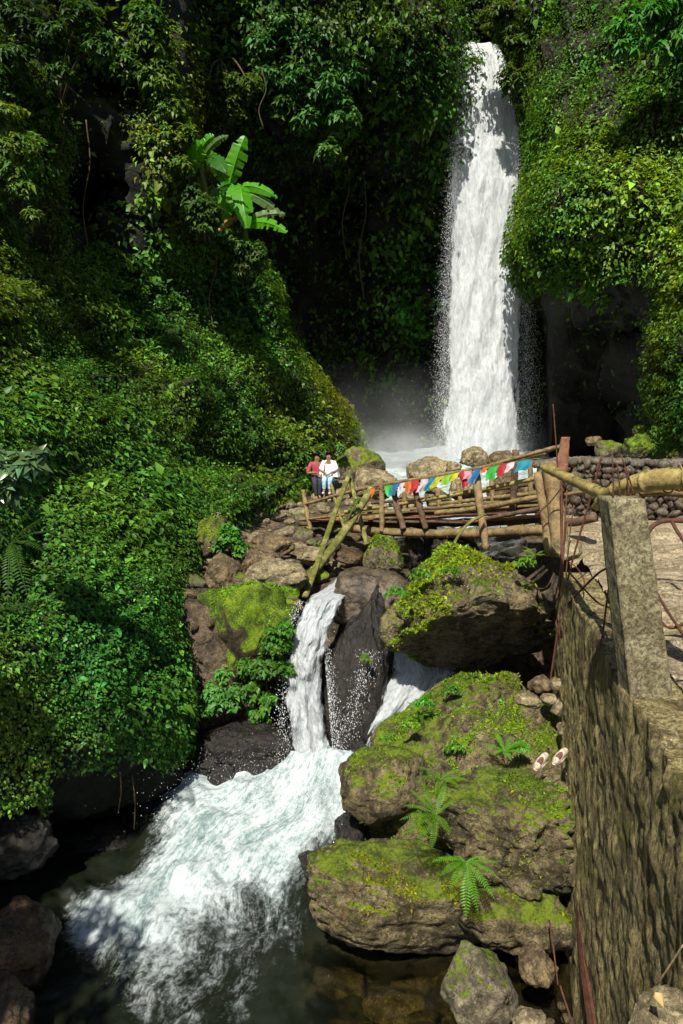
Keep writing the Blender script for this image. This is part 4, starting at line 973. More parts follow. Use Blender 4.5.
# front railing
for pts, r, m, off in [([(306, 504), (345, 493), (381, 485), (470, 470), (520, 457), (562, 446)], .035, 'wood', -.03), ([(345, 512), (400, 504), (470, 492), (548, 476)], .035, 'bamboo', -.05), ([(436, 513), (480, 508), (548, 495)], .045, 'wood', -.04), ([(480, 520), (548, 507)], .035, 'wood_dark', -.04),
                       ([(300, 520), (345, 515), (381, 512)], .028, 'wood', -.03), ([(372, 492), (440, 480), (545, 453)], .03, 'wood', 1.25), ([(372, 503), (440, 497), (545, 482)], .035, 'wood_dark', 1.25), ([(430, 505), (545, 492)], .04, 'wood', 1.2)]:
    bp('rail', pts, r, m, off, seed=len(pts), seg=8)
for pts, r, m, off in [([(303, 490), (307, 512), (311, 530)], .045, 'wood', -.02), ([(331, 484), (338, 508), (344, 527)], .035, 'bamboo_green', -.03), ([(381, 479), (382, 505), (382, 532)], .05, 'wood', -.08), ([(393, 491), (398, 510), (404, 529)], .06, 'wood_dark', -.08), ([(415, 490), (420, 508), (426, 529)], .05, 'wood_dark', -.08),
                       ([(475, 471), (480, 505), (486, 549)], .065, 'wood', -.1), ([(516, 450), (514, 490), (511, 532)], .06, 'wood_dark', .5), ([(438, 488), (440, 512)], .05, 'wood', 1.2), ([(458, 482), (461, 505)], .045, 'wood', 1.2), ([(492, 474), (493, 506)], .045, 'wood', 1.2), ([(404, 492), (405, 513)], .045, 'wood', 1.2), ([(530, 462), (531, 500)], .04, 'wood', 1.2)]:
    bp('railing_post', pts, r, m, off, seed=int(pts[0][0]), seg=9)
for x, y in ((378, 533), (426, 533), (446, 534), (476, 533), (500, 532), (522, 531)):
    c = B3(x, y); a = np.linspace(0, 6.3, 12); V, Fq = tube([c+np.array([.02*math.sin(t*2), .1*math.cos(t), .1*math.sin(t)]) for t in a], .008, 5); child('rope_lashing', V, Fq, M['rope'], br)
# gate posts at the near end
pole('gate_post', 'broad weathered split post nearest the wall at the bridge end', [(548, 462, 9.1), (556, 510, 9.0), (560, 556, 8.9)], [.09, .11, .12], 'wood', 'post', seg=12, rough=.2)
pole('gate_post', 'narrow grey post left of the broad split post', [(538, 472, 9.2), (545, 515, 9.1), (551, 556, 9.0)], [.06, .065, .07], 'wood', 'post', seg=10)
V, Fq = boxgrid(W(560, 475, 9.3), W(566, 437, 9.3), .17, .10, .04, .03, 20, 6, 3, .01)
tag(mesh('upright_board', V, Fq, M['wood_red']), 'upright reddish board end sticking above the bridge rails', 'board')
for i, (l, p, r, m) in enumerate([('straight pole leaning left from the crossing point down to the cascade head', [(349, 475, 14.2), (333, 518, 13.2), (318, 562, 12.0), (305, 597, 11.2)], .045, 'bamboo_green'),
                ('thick curved mossy branch leaning from the bridge down to the cascade head', [(372, 488, 13.9), (347, 528, 13.0), (318, 566, 12.0), (300, 584, 11.4), (284, 595, 11.0)], .07, 'bamboo_green'),
                ('short pole leaning right from the crossing point of the poles', [(350, 477, 14.3), (358, 510, 13.8), (367, 545, 13.3)], .04, 'bamboo_green'),
                ('thin arched bamboo stem rising from the boulder to the bridge deck', [(447, 563, 10.6), (456, 540, 10.8), (468, 524, 11.0), (484, 514, 11.2)], .022, 'bamboo_green'),
                ('crooked root at the foot of the curved mossy branch', [(286, 598, 10.9), (296, 600, 10.85), (302, 610, 10.8)], .04, 'bark')]):
    pole('leaning_pole' if 'pole' in l else 'branch' if 'branch' in l else 'bamboo_pole' if 'bamboo' in l else 'root', l, p, [r, r*1.05, r*1.15], m, 'pole' if 'pole' in l else 'branch' if 'branch' in l else 'stem' if 'bamboo' in l else 'root', seed=i)
# prayer flags
cols = {'g': (.05, .50, .06), 'b': (.01, .17, .45), 't': (.01, .30, .42), 'r': (.55, .015, .03), 'w': (.75, .62, .66), 'y': (.62, .60, .02), 'o': (.70, .17, .02), 'l': (.30, .62, .03), 'p': (.75, .35, .40)}
cols = {k: tuple(np.array(c)*.82+.035) for k, c in cols.items()}
for k, c in cols.items(): M['flag_'+k] = plain_mat('flag_cloth_'+{'g': 'green', 'b': 'blue', 't': 'teal', 'r': 'red', 'w': 'white', 'y': 'yellow', 'o': 'orange', 'l': 'lime', 'p': 'pink'}[k], c, .8, .12, 14, .1, .3)
fl_ = empty('prayer_flags', B3(460, 475, -.12), 'string of small coloured prayer flags tied along the bridge railing', 'flags')
cy = lambda x: np.interp(x, [366, 388, 440, 480, 530], [490, 485, 476, 468, 459])
V, Fq = tube([B3(x, cy(x)+.6*math.sin(x*.5), -.14) for x in range(362, 548, 6)], .006, 5); child('cord', V, Fq, M['rope'], fl_)
names = {'g': 'green', 'b': 'blue', 't': 'teal', 'r': 'red', 'w': 'white', 'y': 'yellow', 'o': 'orange', 'l': 'lime green', 'p': 'pink'}
for i, (x, w, h, sl, c) in enumerate([(372, 7, 12, 0, 'o'), (387, 9, 13, 3, 'g'), (396, 8, 14, -3, 'b'), (403, 6, 11, -3, 'w'), (409, 7, 13, -4, 'o'), (416, 9, 15, -5, 'r'), (425, 9, 14, -5, 'w'), (433, 7, 15, -6, 't'), (440, 8, 13, -6, 'y'), (449, 9, 12, -6, 'l'), (457, 8, 9, -5, 'y'), (461, 7, 16, 5, 'r'), (468, 9, 10, -2, 'p'), (477, 10, 15, -3, 'b'), (486, 6, 8, -3, 'o'), (494, 11, 16, -5, 'g'), (504, 9, 14, -6, 'r'), (512, 9, 13, -6, 'w'), (525, 15, 12, -5, 't')]):
    t = np.linspace(0, 1, 12)[:, None]; s = np.linspace(-.5, .5, 10)[None]; h *= rr_.uniform(.72, 1.0); w *= rr_.uniform(.85, 1.05); sl += rr_.uniform(-2, 2)
    taper = 1-.15*t
    PXf = x+s*w*taper+sl*t+.8*np.sin(t*5+i); PYf = cy(x+s*w)+t*h*(1+.05*np.sin(s*5+i*2))
    b0 = np.array([[B3(PXf[a, b_], PYf[a, b_], -.14+.03*math.sin(s[0, b_]*5+i)*t[a, 0]-.05*t[a, 0]) for b_ in range(10)] for a in range(12)])
    b1 = b0+np.array([.002, .004, 0])
    V, Fq = join([(b0.reshape(-1, 3), grid_faces(10, 12)), (b1.reshape(-1, 3), grid_faces(10, 12))])
    o = child('flag', V, Fq, M['flag_'+c], fl_); o['label'] = names[c]+' cloth flag'

# ------------------------------------------------------------------ slippers
def slipper(label, px, py, ang, Y):
    c = W(px, py, Y); L, n, m = .24, 22, 20
    e = empty('slipper', c, label, 'shoe', 'pair of slippers'); e.rotation_euler = Euler((R(30), 0, R(ang))); e.rotation_euler = (Matrix.Rotation(R(32), 3, 'X')@Matrix.Rotation(R(ang), 3, 'Z')).to_euler()
    t = np.linspace(0, 1, n); a = np.linspace(0, 2*np.pi, m, endpoint=False)
    hw = .040*np.sqrt(np.clip(1-(2*t-1)**4, 0, 1))*(1-.18*np.sin(np.pi*np.clip(t*1.2, 0, 1))*0+.12*(t-.5))
    ht = .028+.045*np.exp(-((t-.62)/.22)**2)+.018*(t < .25)
    ht = ht*np.sqrt(np.clip(1-(2*t-1)**8, 0.02, 1))
    V = np.stack([np.cos(a)[None]*hw[:, None], ((t-.5)*L)[:, None]+0*a[None], np.where(np.sin(a) > 0, np.sin(a)[None]*ht[:, None], np.sin(a)[None]*.008)+.012], -1).reshape(-1, 3)
    mesh('upper', V, [grid_faces(m, n, True)], M['slip_w'], e)
    t2 = np.linspace(0, 1, 12); hw2 = .026*np.sqrt(np.clip(1-(2*t2-1)**2, 0, 1)); s2 = np.linspace(-1, 1, 8)
    V = np.stack([s2[None]*hw2[:, None], (-.42*L+t2*.5*L)[:, None]+0*s2[None], np.full((12, 8), 0.)+np.interp(t2, [0, .3, 1], [.052, .052, .078])[:, None]+.004-.008*s2[None]**2], -1).reshape(-1, 3)
    mesh('lining', V, grid_faces(8, 12), M['slip_r'], e)
    V, Fq = tube([[math.cos(q)*.041, math.sin(q)*L*.5, .004] for q in np.linspace(0, 6.283, 24)], .006, 6, caps=False); mesh('sole', V, Fq, M['slip_w'], e)
M['slip_w'] = plain_mat('pale_rubber', (.46, .38, .30), .75, .4); M['slip_r'] = plain_mat('dark_red_lining', (.10, .04, .03), .8)
slipper('left of the two pale slippers lying on the mossy mound by the wall', 541, 762, -42, 6.95)
slipper('right of the two pale slippers, the one nearer the concrete wall', 560, 757, -46, 6.95)

# ------------------------------------------------------------------ people
def skin(name, verts, edges, radii, mat, parent, sub=2):
    me = bpy.data.meshes.new(name); me.from_pydata(verts, edges, []); o = bpy.data.objects.new(name, me); COL.objects.link(o)
    md = o.modifiers.new('s', 'SKIN'); sk = me.skin_vertices[0].data
    for i, r in enumerate(radii): sk[i].radius = (r, r) if np.isscalar(r) else r
    sk[0].use_root = True
    ms = o.modifiers.new('u', 'SUBSURF'); ms.levels = ms.render_levels = sub
    dg = bpy.context.evaluated_depsgraph_get(); nm = bpy.data.meshes.new_from_object(o.evaluated_get(dg)); o.modifiers.clear(); o.data = nm
    nm.materials.clear(); nm.materials.append(mat); nm.polygons.foreach_set('use_smooth', np.ones(len(nm.polygons), bool)); o.parent = parent; return o
M['skin'] = plain_mat('brown_skin', (.24, .125, .07), .6, .08); M['hair'] = plain_mat('black_hair', (.012, .010, .009), .5)
def person(label, loc, rot, sh, tr, pose, top='shirt'):
    e = empty('person', loc, label, 'person'); e.rotation_euler = (0, 0, R(rot))
    J = dict(hip=(0, 0, .08), belly=(0, -.01, .25), chest=(0, .0, .42), neck=(0, -.02, .56), head0=(0, -.03, .63), head1=(0, -.035, .73), nose=(0, -.115, .685))
    J.update(pose)
    for s, q in (('l', -1), ('r', 1)):
        J.setdefault('sh'+s, (q*.17, 0, .49)); J.setdefault('el'+s, (q*.25, -.08, .26)); J.setdefault('ha'+s, (q*.08, -.30, .2)); J.setdefault('hp'+s, (q*.09, -.02, .06))
        J.setdefault('kn'+s, (q*.11, -.42, .12)); J.setdefault('an'+s, (q*.11, -.44, -.32)); J.setdefault('to'+s, (q*.12, -.60, -.37))
    def build(name, names, edges, rad, mat):
        idx = {n_: i for i, n_ in enumerate(names)}
        return skin(name, [J[n_] for n_ in names], [(idx[a], idx[b]) for a, b in edges], rad, mat, e)
    names = ['hip', 'belly', 'chest', 'neck', 'head0', 'head1', 'nose']; E = [('hip', 'belly'), ('belly', 'chest'), ('chest', 'neck'), ('neck', 'head0'), ('head0', 'head1'), ('head0', 'nose')]; rad = [(.13, .10), (.12, .09), (.14, .09), .05, .075, .085, .012]
    for s, q in (('l', -1), ('r', 1)):
        E += [('chest', 'sh'+s), ('sh'+s, 'el'+s), ('el'+s, 'ha'+s), ('hip', 'hp'+s), ('hp'+s, 'kn'+s), ('kn'+s, 'an'+s), ('an'+s, 'to'+s)]
        names += ['sh'+s, 'el'+s, 'ha'+s, 'hp'+s, 'kn'+s, 'an'+s, 'to'+s]; rad += [.055, .04, .026, .085, .06, .038, .03]
        h = np.array(J['ha'+s])
        for f in range(5):
            nm = f'f{s}{f}'; d = np.array([(-q)*.035+(f-2)*.014, -.05+abs(f-2)*.008, -.035-.004*f]); J[nm] = tuple(h+d); J[nm+'t'] = tuple(h+d*1.6+np.array([0, .01, -.02]))
            names += [nm, nm+'t']; rad += [.009, .007]; E += [('ha'+s, nm), (nm, nm+'t')]
    build('body', names, E, rad, M['skin'])
    build(top, ['hip', 'belly', 'chest', 'shl', 'ell', 'shr', 'elr'], [('hip', 'belly'), ('belly', 'chest'), ('chest', 'shl'), ('shl', 'ell'), ('chest', 'shr'), ('shr', 'elr')], [(.155, .12), (.145, .11), (.16, .11), .075, .06, .075, .06], sh)
    build('trousers', ['hip', 'hpl', 'knl', 'anl', 'hpr', 'knr', 'anr'], [('hip', 'hpl'), ('hpl', 'knl'), ('knl', 'anl'), ('hip', 'hpr'), ('hpr', 'knr'), ('knr', 'anr')], [(.16, .13), .105, .08, .055, .105, .08, .055], tr)
    for s in 'lr':
        V, Fc = ico(2); V = V*np.array([.045, .12, .04])+np.array(J['to'+s])+np.array([0, .03, -.01]); mesh('shoe', V, Fc, M['hair'] if top == 'shirt' else M['flag_w'], e)
    V, Fc = ico(3); h = np.array(J['head1']); V = V*np.array([.094, .105, .10]); V[:, 1] += np.where((V[:, 1] < -.03) & (V[:, 2] < .045), .10, 0)
    if top != 'shirt': V[:, 2] = np.where((V[:, 2] < 0) & (V[:, 1] > 0), V[:, 2]*2.2, V[:, 2])
    mesh('hair', V+h+np.array([0, .02, .015]), Fc, M['hair'], e); return e
M['red_shirt'] = plain_mat('dusty_red_shirt', (.30, .05, .06), .8, .3, 14); M['dark_jeans'] = plain_mat('dark_jeans', (.03, .032, .045), .8)
M['white_cloth'] = plain_mat('white_shawl_cloth', (.74, .72, .72), .8, .08, 9); M['blue_jeans'] = plain_mat('pale_blue_trousers', (.30, .48, .62), .8, .3, 16)
man = person('man in a dusty red shirt and dark trousers sitting left on the pale boulder', W(316.5, 480, 22.0), 16, M['red_shirt'], M['dark_jeans'], {'ell': (-.30, -.10, .22), 'hal': (-.06, -.27, .26), 'knl': (-.14, -.36, -.02), 'anl': (-.10, -.36, -.46), 'tol': (-.11, -.52, -.52), 'knr': (.02, -.38, .02), 'anr': (.0, -.34, -.44), 'tor': (.0, -.5, -.49)})
wom = person('woman wrapped in a white shawl over pale blue trousers sitting right on the pale boulder', W(329, 479, 21.9), -8, M['white_cloth'], M['blue_jeans'], {'hal': (-.08, -.26, .22), 'har': (.07, -.28, .2), 'knl': (-.09, -.34, .02), 'knr': (.08, -.34, .03), 'anl': (-.09, -.33, -.30), 'anr': (.07, -.32, -.30), 'tol': (-.10, -.46, -.36), 'tor': (.09, -.46, -.36)}, 'blouse')
t = np.linspace(0, 1, 24)[:, None]; a = np.linspace(.30*np.pi, 1.0*np.pi+np.pi*.70+.6, 50)[None]-np.pi*.5+.22
a = np.linspace(-np.pi/2+.5, 1.5*np.pi-.5, 50)[None]
rx = np.interp(t, [0, .12, .3, .7, 1], [.075, .17, .25, .29, .31]); ry = np.interp(t, [0, .12, .3, 1], [.07, .12, .17, .24])
V = np.stack([np.cos(a)*rx*(1+.06*np.sin(a*9)*t), np.sin(a)*ry*(1+.06*np.sin(a*11)*t)+.0, .575-t*.50+.015*np.sin(a*5)*t+0*a], -1)
Vi = V*np.array([.96, .96, 1]); Vv, Fq = join([(V.reshape(-1, 3), grid_faces(50, 24)), (Vi.reshape(-1, 3), grid_faces(50, 24))]); mesh('shawl', Vv, Fq, M['white_cloth'], wom)

# ------------------------------------------------------------------ plants
def fern(label, root, fronds, col, mat='leaf', width=.17, cat='fern', group=None):
    """fronds: list of (tip px,py,Y, arch)"""
    e = empty('fern', root, label, cat, group); r = np.array(root)
    for tip, arch in fronds:
        tip = np.array(tip); L = np.linalg.norm(tip-r); n = max(int(L/.016/ max(.5, L)), 18); n = 20
        t = np.linspace(0, 1, n)[:, None]; mid = (r+tip)/2+np.array([0, 0, arch*L])
        P = r*(1-t)**2+mid*2*t*(1-t)+tip*t*t
        T = unit(np.gradient(P, axis=0)); side = unit(np.cross(T, np.array([0, 0, 1.])+.001)); up = np.cross(side, T)
        w = width*.72*L*np.sin(np.pi*np.clip(t*.92+.06, 0, 1))[:, 0]**.7*2
        k = np.arange(2, n)
        Pp = np.concatenate([P[k], P[k]]); ax = np.concatenate([side[k]+T[k]*.45-up[k]*.15, -side[k]+T[k]*.45-up[k]*.15]); Ln = np.concatenate([w[k], w[k]])*.62
        V1, F1 = leaf_vf(Pp, np.concatenate([up[k], up[k]])*2, Ln, wid=.26, up=.2, rnd=.15, ax=ax, curl=.12, fold=.1)
        V2, F2 = tube(P, np.linspace(.006, .002, n)*max(1, L), 4, caps=False)
        V, Fq = join([(V1, F1), (V2, F2)])
        C = np.tile(np.array(col)*np.exp(rng.normal()*.15), (len(V), 1))
        child('frond', V, Fq, M[mat], e, smooth=False, attrs={'col': C})
    return e
def ring(c, n, L, up=.35, a0=0, a1=6.28, seed=0, arch=.25, fwd=0):
    r_ = np.random.default_rng(seed); out = []
    for k in range(n):
        a = a0+(a1-a0)*k/max(n-1, 1)+r_.normal()*.12; l = L*r_.uniform(.75, 1.15)
        out.append((np.array(c)+np.array([math.cos(a)*l, math.sin(a)*l*.8-fwd, l*r_.uniform(-.3, up)]), arch*r_.uniform(.7, 1.3)))
    return out
c = W(466, 862, 6.05)
fern('bright green fern hanging over the long low mossy rock', c, [(W(432, 862, 5.9), .22), (W(440, 876, 5.8), .2), (W(450, 890, 5.75), .2), (W(498, 878, 5.85), .25), (W(484, 856, 6.1), .15), (W(455, 856, 6.1), .2), (W(478, 912, 5.8), .1), (W(466, 918, 5.8), .1), (W(495, 900, 5.8), .2), (W(500, 862, 6.1), .1)], (.10, .27, .015), width=.16)
c = W(436, 815, 6.3)
fern('large pale green fern clump between the rocks of the right-hand pile', c, [(W(400, 820, 6.2), .2), (W(404, 806, 6.2), .2), (W(410, 790, 6.4), .15), (W(420, 780, 6.5), .1), (W(405, 835, 6.0), .2), (W(418, 845, 6.0), .2), (W(446, 782, 6.5), .1), (W(455, 800, 6.4), .15), (W(432, 848, 6.0), .15), (W(450, 835, 6.0), .2)], (.09, .20, .015), width=.17)
fern('small fern above the large fern clump', W(440, 780, 6.9), ring(W(440, 780, 6.9), 8, .28, .5, seed=3), (.09, .2, .015), width=.18)
fern('small bright fern in the moss beside the slippers', W(505, 752, 7.35), ring(W(505, 752, 7.35), 11, .22, .6, seed=4), (.09, .25, .015), width=.2)
fern('tuft of ferns under the upper lip of the mossy mound', W(420, 715, 8.0), ring(W(420, 715, 8.0), 9, .2, .5, seed=5), (.10, .22, .015), width=.2)
fern('fern tuft on top of the big craggy boulder near the gate posts', W(535, 556, 8.9), ring(W(535, 556, 8.9), 10, .2, .5, seed=6), (.10, .2, .015), width=.2)
c = W(10, 545, 6.6)
fern('dark green fern with long arching fronds at the left frame edge', c, [(W(50, 515, 6.4), .12), (W(56, 532, 6.3), .15), (W(44, 552, 6.2), .2), (W(28, 598, 6.0), .15), (W(-20, 520, 6.6), .2), (W(8, 600, 6.2), .2), (W(35, 500, 6.6), .1), (W(20, 570, 6.1), .25)], (.045, .10, .015), width=.13)
fern('shaded fern below the long-fronded one at the left edge', W(5, 610, 6.6), ring(W(5, 610, 6.6), 9, .45, .4, seed=8), (.035, .085, .012), width=.15)

def bush(name, label, clumps, Y, leafL, n, base, branches=None, mat='leaf', wid=.45, whorl=6, cat='shrub', root=None, col_r=.045, droop=.6, depth=1.0, seed=0, group=None, world=False):
    """clumps: (px,py,rpx[,Y]) ; trunk from root to the clumps"""
    m_ = Y/F; root = W(*root) if root is not None else W(clumps[0][0], clumps[0][1]+clumps[0][2]*1.5, Y+.8)
    e = empty(name, root, label, cat, group)
    leafL = leafL*.62; n = int(n*2.0)
    parts = []; tw = []
    tot = sum((c[3] if world else c[2])**2 for c in clumps)
    if world: root = np.array(world); e.location = Vector(world)
    for i, c in enumerate(clumps):
        Yc = c[3] if len(c) > 3 else Y; C = W(c[0], c[1], Yc); rw = c[2]*Yc/F
        if world: C = np.array(c[:3]); rw = c[3]; Yc = 20
        mid = (root+C)/2+np.array([0, -.1*Yc/20, .12*np.linalg.norm(C-root)])
        parts.append(tube([root, mid, C], [col_r*Yc/20, col_r*.6*Yc/20, col_r*.25*Yc/20], 6, .1, i, 5))
        k = max(int(n*(c[3] if world else c[2])**2/tot/whorl), 4)
        d = unit(rng.normal(size=(k, 3))*np.array([1, .8, .75])+np.array([0, -.35, .25])); rad = rw*rng.random((k, 1))**.45
        T = C+d*rad*np.array([1, depth, .85])
        T = T+.35*rw*np.stack([fbm(T*2/rw, seed+5, 2), fbm(T*2/rw, seed+6, 2), fbm(T*2/rw, seed+7, 2)], -1)
        tw.append((T, d))
        for q in range(min(k, 14)): parts.append(tube([C-(C-T[q])*.1, T[q]], [.010*Yc/20, .005*Yc/20], 4, caps=False))
    V, Fq = join(parts); child('trunk' if cat == 'tree' else 'stem', V, Fq, M['bark'], e)
    T = np.concatenate([a for a, b in tw]); D = np.concatenate([b for a, b in tw]); k = len(T)
    P = np.repeat(T, whorl, 0); a = np.tile(np.arange(whorl)*2*np.pi/whorl, k)+np.repeat(rng.random(k)*6, whorl)
    Dd = np.repeat(D, whorl, 0); s1 = unit(np.cross(Dd, np.array([.1, .2, 1.]))); s2 = np.cross(Dd, s1)
    ax = s1*np.cos(a)[:, None]+s2*np.sin(a)[:, None]+Dd*.5-np.array([0, 0, droop])*.6
    P = P-Dd*leafL*.6*rng.random((len(P), 1))
    L = leafL*np.exp(rng.normal(size=len(P))*.22)
    V, Fl = leaf_vf(P, Dd, L, wid=wid, up=.8, rnd=.4, ax=ax+rng.normal(size=P.shape)*.25, curl=.3)
    C = leaf_col(P, base, len(P), var=.25, seed=seed, sc_=1.0)
    child('crown' if cat == 'tree' else 'leaves', V, Fl, M[mat], e, smooth=False, attrs={'col': np.repeat(C, 5, 0)})
    return e
bush('broadleaf_tree', 'blue-green broad-leaved tree overhanging the dark recess left of the waterfall top', [(262, 48, 17), (288, 30, 20), (312, 48, 20), (300, 82, 22), (326, 92, 20), (342, 120, 16), (330, 150, 12), (272, 78, 14), (348, 70, 16), (305, 120, 14), (285, 105, 12)], 28, .40, 5200, (.05, .16, .03), root=(310, 20, 31), cat='tree', seed=1, wid=.4, col_r=.09)
bush('broadleaf_tree', 'tree with pale grey-green leaves just left of the waterfall', [(372, 130, 18), (398, 108, 20), (420, 130, 18), (385, 160, 15), (410, 165, 16), (432, 150, 12), (405, 190, 12), (425, 185, 12)], 33.5, .38, 3000, (.075, .13, .035), root=(400, 90, 35), cat='tree', seed=2, wid=.5, col_r=.08)
bush('broadleaf_tree', 'dark tree above the pale grey-green one near the waterfall lip', [(385, 60, 24), (415, 55, 22), (430, 85, 16), (365, 30, 20), (405, 20, 24), (440, 30, 18)], 34, .34, 3400, (.03, .075, .012), root=(400, 0, 34), cat='tree', seed=3)
bush('dense_tree', 'leafy dark tree hanging over the waterfall lip from the right', [(500, 20, 18), (520, 45, 18), (510, 80, 14), (545, 30, 24), (540, 70, 20), (570, 60, 20)], 30.5, .30, 4200, (.05, .10, .012), root=(540, 0, 32), cat='tree', seed=4)
bush('slender_tree', 'bright green tree with long drooping leaves in the top right corner', [(640, 20, 22), (665, 12, 22), (628, 45, 14), (672, 45, 18), (690, 20, 20), (615, 25, 10)], 21, .38, 1900, (.06, .19, .015), root=(690, -20, 23), cat='tree', seed=5, wid=.28, droop=1.3)
bush('slender_tree', 'olive-green tree on the upper left ridge above the banana plants', [(150, 40, 20), (130, 65, 16), (160, 80, 18), (145, 20, 18), (172, 110, 16), (165, 140, 16), (186, 135, 10), (180, 165, 10)], 20, .26, 5000, (.085, .15, .012), root=(160, 180, 21.5), cat='tree', seed=6)
bush('slender_tree', 'thin-branched shaded tree in the top left corner', [(20, 20, 22), (50, 40, 22), (80, 20, 20), (15, 55, 16), (100, 45, 14), (60, 75, 14)], 15.5, .20, 2400, (.045, .09, .012), root=(60, 110, 17.5), cat='tree', seed=7)
bush('leafy_shrub', 'yellow-green shrub bulging in at the left frame edge near the top', [(2, 120, 22), (18, 150, 20), (0, 175, 24), (25, 190, 14), (35, 215, 10), (-15, 140, 26)], 14, .17, 4200, (.08, .135, .012), root=(-20, 220, 15), seed=8)
bush('leafy_shrub', 'shrub hanging between the olive-green tree and the banana plants', [(205, 100, 18), (225, 90, 16), (235, 110, 14), (215, 130, 12), (250, 85, 12)], 26, .27, 1900, (.05, .10, .012), root=(220, 60, 28), seed=9)
bush('large_leaved_shrub', 'dusty large-leaved shrub at the left frame edge above the ferns', [(8, 470, 18), (28, 460, 14), (5, 492, 16), (38, 452, 8), (-12, 460, 18)], 7.3, .20, 260, (.06, .12, .05), root=(-10, 520, 7.8), seed=10, wid=.55, mat='leaf_glossy', whorl=5)
bush('leafy_shrub', 'dark glossy shrub behind the sitting people', [(300, 460, 14), (318, 452, 14), (285, 470, 12), (340, 449, 7)], 24.5, .18, 1800, (.045, .11, .015), root=(305, 485, 25), seed=11, mat='leaf_glossy')
bush('leafy_shrub', 'low shrub in the shadow at the top edge of the scree', [(250, 492, 12), (268, 490, 9), (236, 500, 9)], 17.5, .15, 700, (.035, .09, .015), root=(252, 505, 18), seed=12)
bush('broad_leaved_plant', 'fresh green leafy plant growing among the scree stones', [(229, 540, 13), (218, 548, 9), (240, 548, 9), (232, 530, 9)], 12.6, .12, 800, (.07, .2, .015), root=(230, 556, 12.8), cat='plant', seed=13, wid=.7)
bush('broad_leaved_plant', 'broad-leaved plants hanging down beside the mossy topped rock and the cascade', [(272, 640, 14), (262, 665, 14), (285, 628, 10), (250, 690, 14), (258, 715, 12), (275, 665, 12), (282, 648, 10), (245, 668, 11), (288, 668, 8), (268, 700, 10)], 9.9, .12, 1700, (.07, .17, .015), root=(262, 640, 10.3), cat='plant', seed=14, wid=.6)
bush('broad_leaved_plant', 'cluster of light green leaves under the mossy topped rock', [(215, 692, 13), (228, 703, 12), (208, 708, 10), (236, 690, 10), (222, 676, 9)], 9.7, .10, 900, (.08, .2, .03), root=(218, 712, 10), cat='plant', seed=15, wid=.6)
bush('leafy_climber', 'bright leaves hanging in front of the cave at the right edge', [(668, 410, 12), (680, 395, 16), (660, 432, 9), (678, 430, 12), (650, 445, 7)], 19.2, .17, 1500, (.06, .14, .012), root=(690, 380, 20), cat='climber', seed=16)
bush('climbing_plant', 'small leaves twining round the curved mossy branch', [(352, 510, 5), (358, 502, 5), (348, 520, 5), (342, 532, 4), (318, 545, 5), (338, 538, 4)], 13.2, .07, 220, (.11, .22, .015), root=(345, 528, 13.1), cat='climber', seed=17, wid=.6, depth=.5)
bush('fallen_vine_plant', 'leafy tuft on the dark hollow edge beneath the blunt brown rock', [(365, 818, 6), (378, 815, 6)], 7.1, .05, 160, (.12, .2, .02), root=(370, 812, 7.2), cat='plant', seed=18, wid=.4)
bush('moss_tussock', 'bright green tuft clinging to the dark dividing rock', [(365, 657, 5), (369, 662, 4)], 9.7, .05, 160, (.08, .18, .02), root=(367, 662, 9.9), cat='plant', seed=19, wid=.4)
bush('shrub_overhang', 'dark canopy shrub crowning the fall lip', [(455, 20, 18), (475, 8, 20), (440, 5, 20), (490, -5, 18), (462, 38, 8)], 34.6, .3, 2200, (.03, .065, .01), root=(470, -10, 35), seed=20)
bush('broadleaf_tree', 'unseen tree added outside the picture to shade the lower left corner', [(-5.5, 1.5, 7.2, 1.4), (-6.0, 2.9, 7.8, 1.3), (-5.2, .3, 6.3, 1.1), (-6.9, 1.4, 7.6, 1.5)], 20, .3, 9000, (.05, .12, .012), cat='tree', seed=31, world=(-9, 1.5, 1.5), col_r=.12)  # added out of view, its crown shades the lower left rocks and water
for i, (x, y, r, Y, l) in enumerate([(424, 700, 6, 7.9, 'small leafy plant on the upper left rim of the mossy mound'), (452, 688, 6, 8.2, 'small leafy plant on the crest of the mossy mound'), (388, 735, 5, 7.6, 'leafy sprig on the left flank of the mossy mound'), (410, 722, 6, 7.7, 'leafy tuft below the rim of the mossy mound'), (500, 700, 6, 8.0, 'leafy tuft left of the flat grey angular stone'), (455, 745, 7, 7.5, 'light green plant in the middle of the mossy mound'), (468, 790, 7, 7.0, 'light green plant at the crack above the lumpy tan rock'), (520, 745, 6, 7.4, 'leafy sprig above the left slipper'), (396, 590, 7, 9.0, 'fresh green tuft on the left flank of the craggy boulder'), (420, 572, 8, 9.1, 'bright feathery tuft at the left top of the craggy boulder'), (450, 568, 7, 9.0, 'bright feathery tuft in the top middle of the craggy boulder'), (525, 560, 7, 8.7, 'feathery tuft at the right top of the craggy boulder')]):
    bush('leafy_plant', l, [(x, y, r), (x+r, y+2, r*.7), (x-r, y+3, r*.7)], Y, .07, 150, (.09, .24, .015), root=(x, y+r, Y+.1), cat='plant', seed=60+i, wid=.35, col_r=.012)
for i, (x, y0, y1, Y, l) in enumerate([(60, 90, 215, 17.0, 'thin liana hanging in the dark hollow at the upper left'), (86, 120, 250, 17.8, 'second thin liana in the dark hollow, nearer the olive-green tree'), (212, 235, 330, 22.0, 'bare stem in the dark cleft below the smaller banana plant'), (345, 150, 260, 31.5, 'liana dangling from the blue-green tree over the recess'), (362, 165, 300, 32.0, 'long liana in the recess close to the pale grey-green tree'), (262, 70, 130, 27.0, 'bare twig under the blue-green tree')]):
    pole('liana', l, [(x, y0, Y), (x+4, (y0*2+y1)/3, Y-.1), (x-3, (y0+y1*2)/3, Y), (x+2, y1, Y)], .018*Y/20, 'bark', 'liana', seg=5)
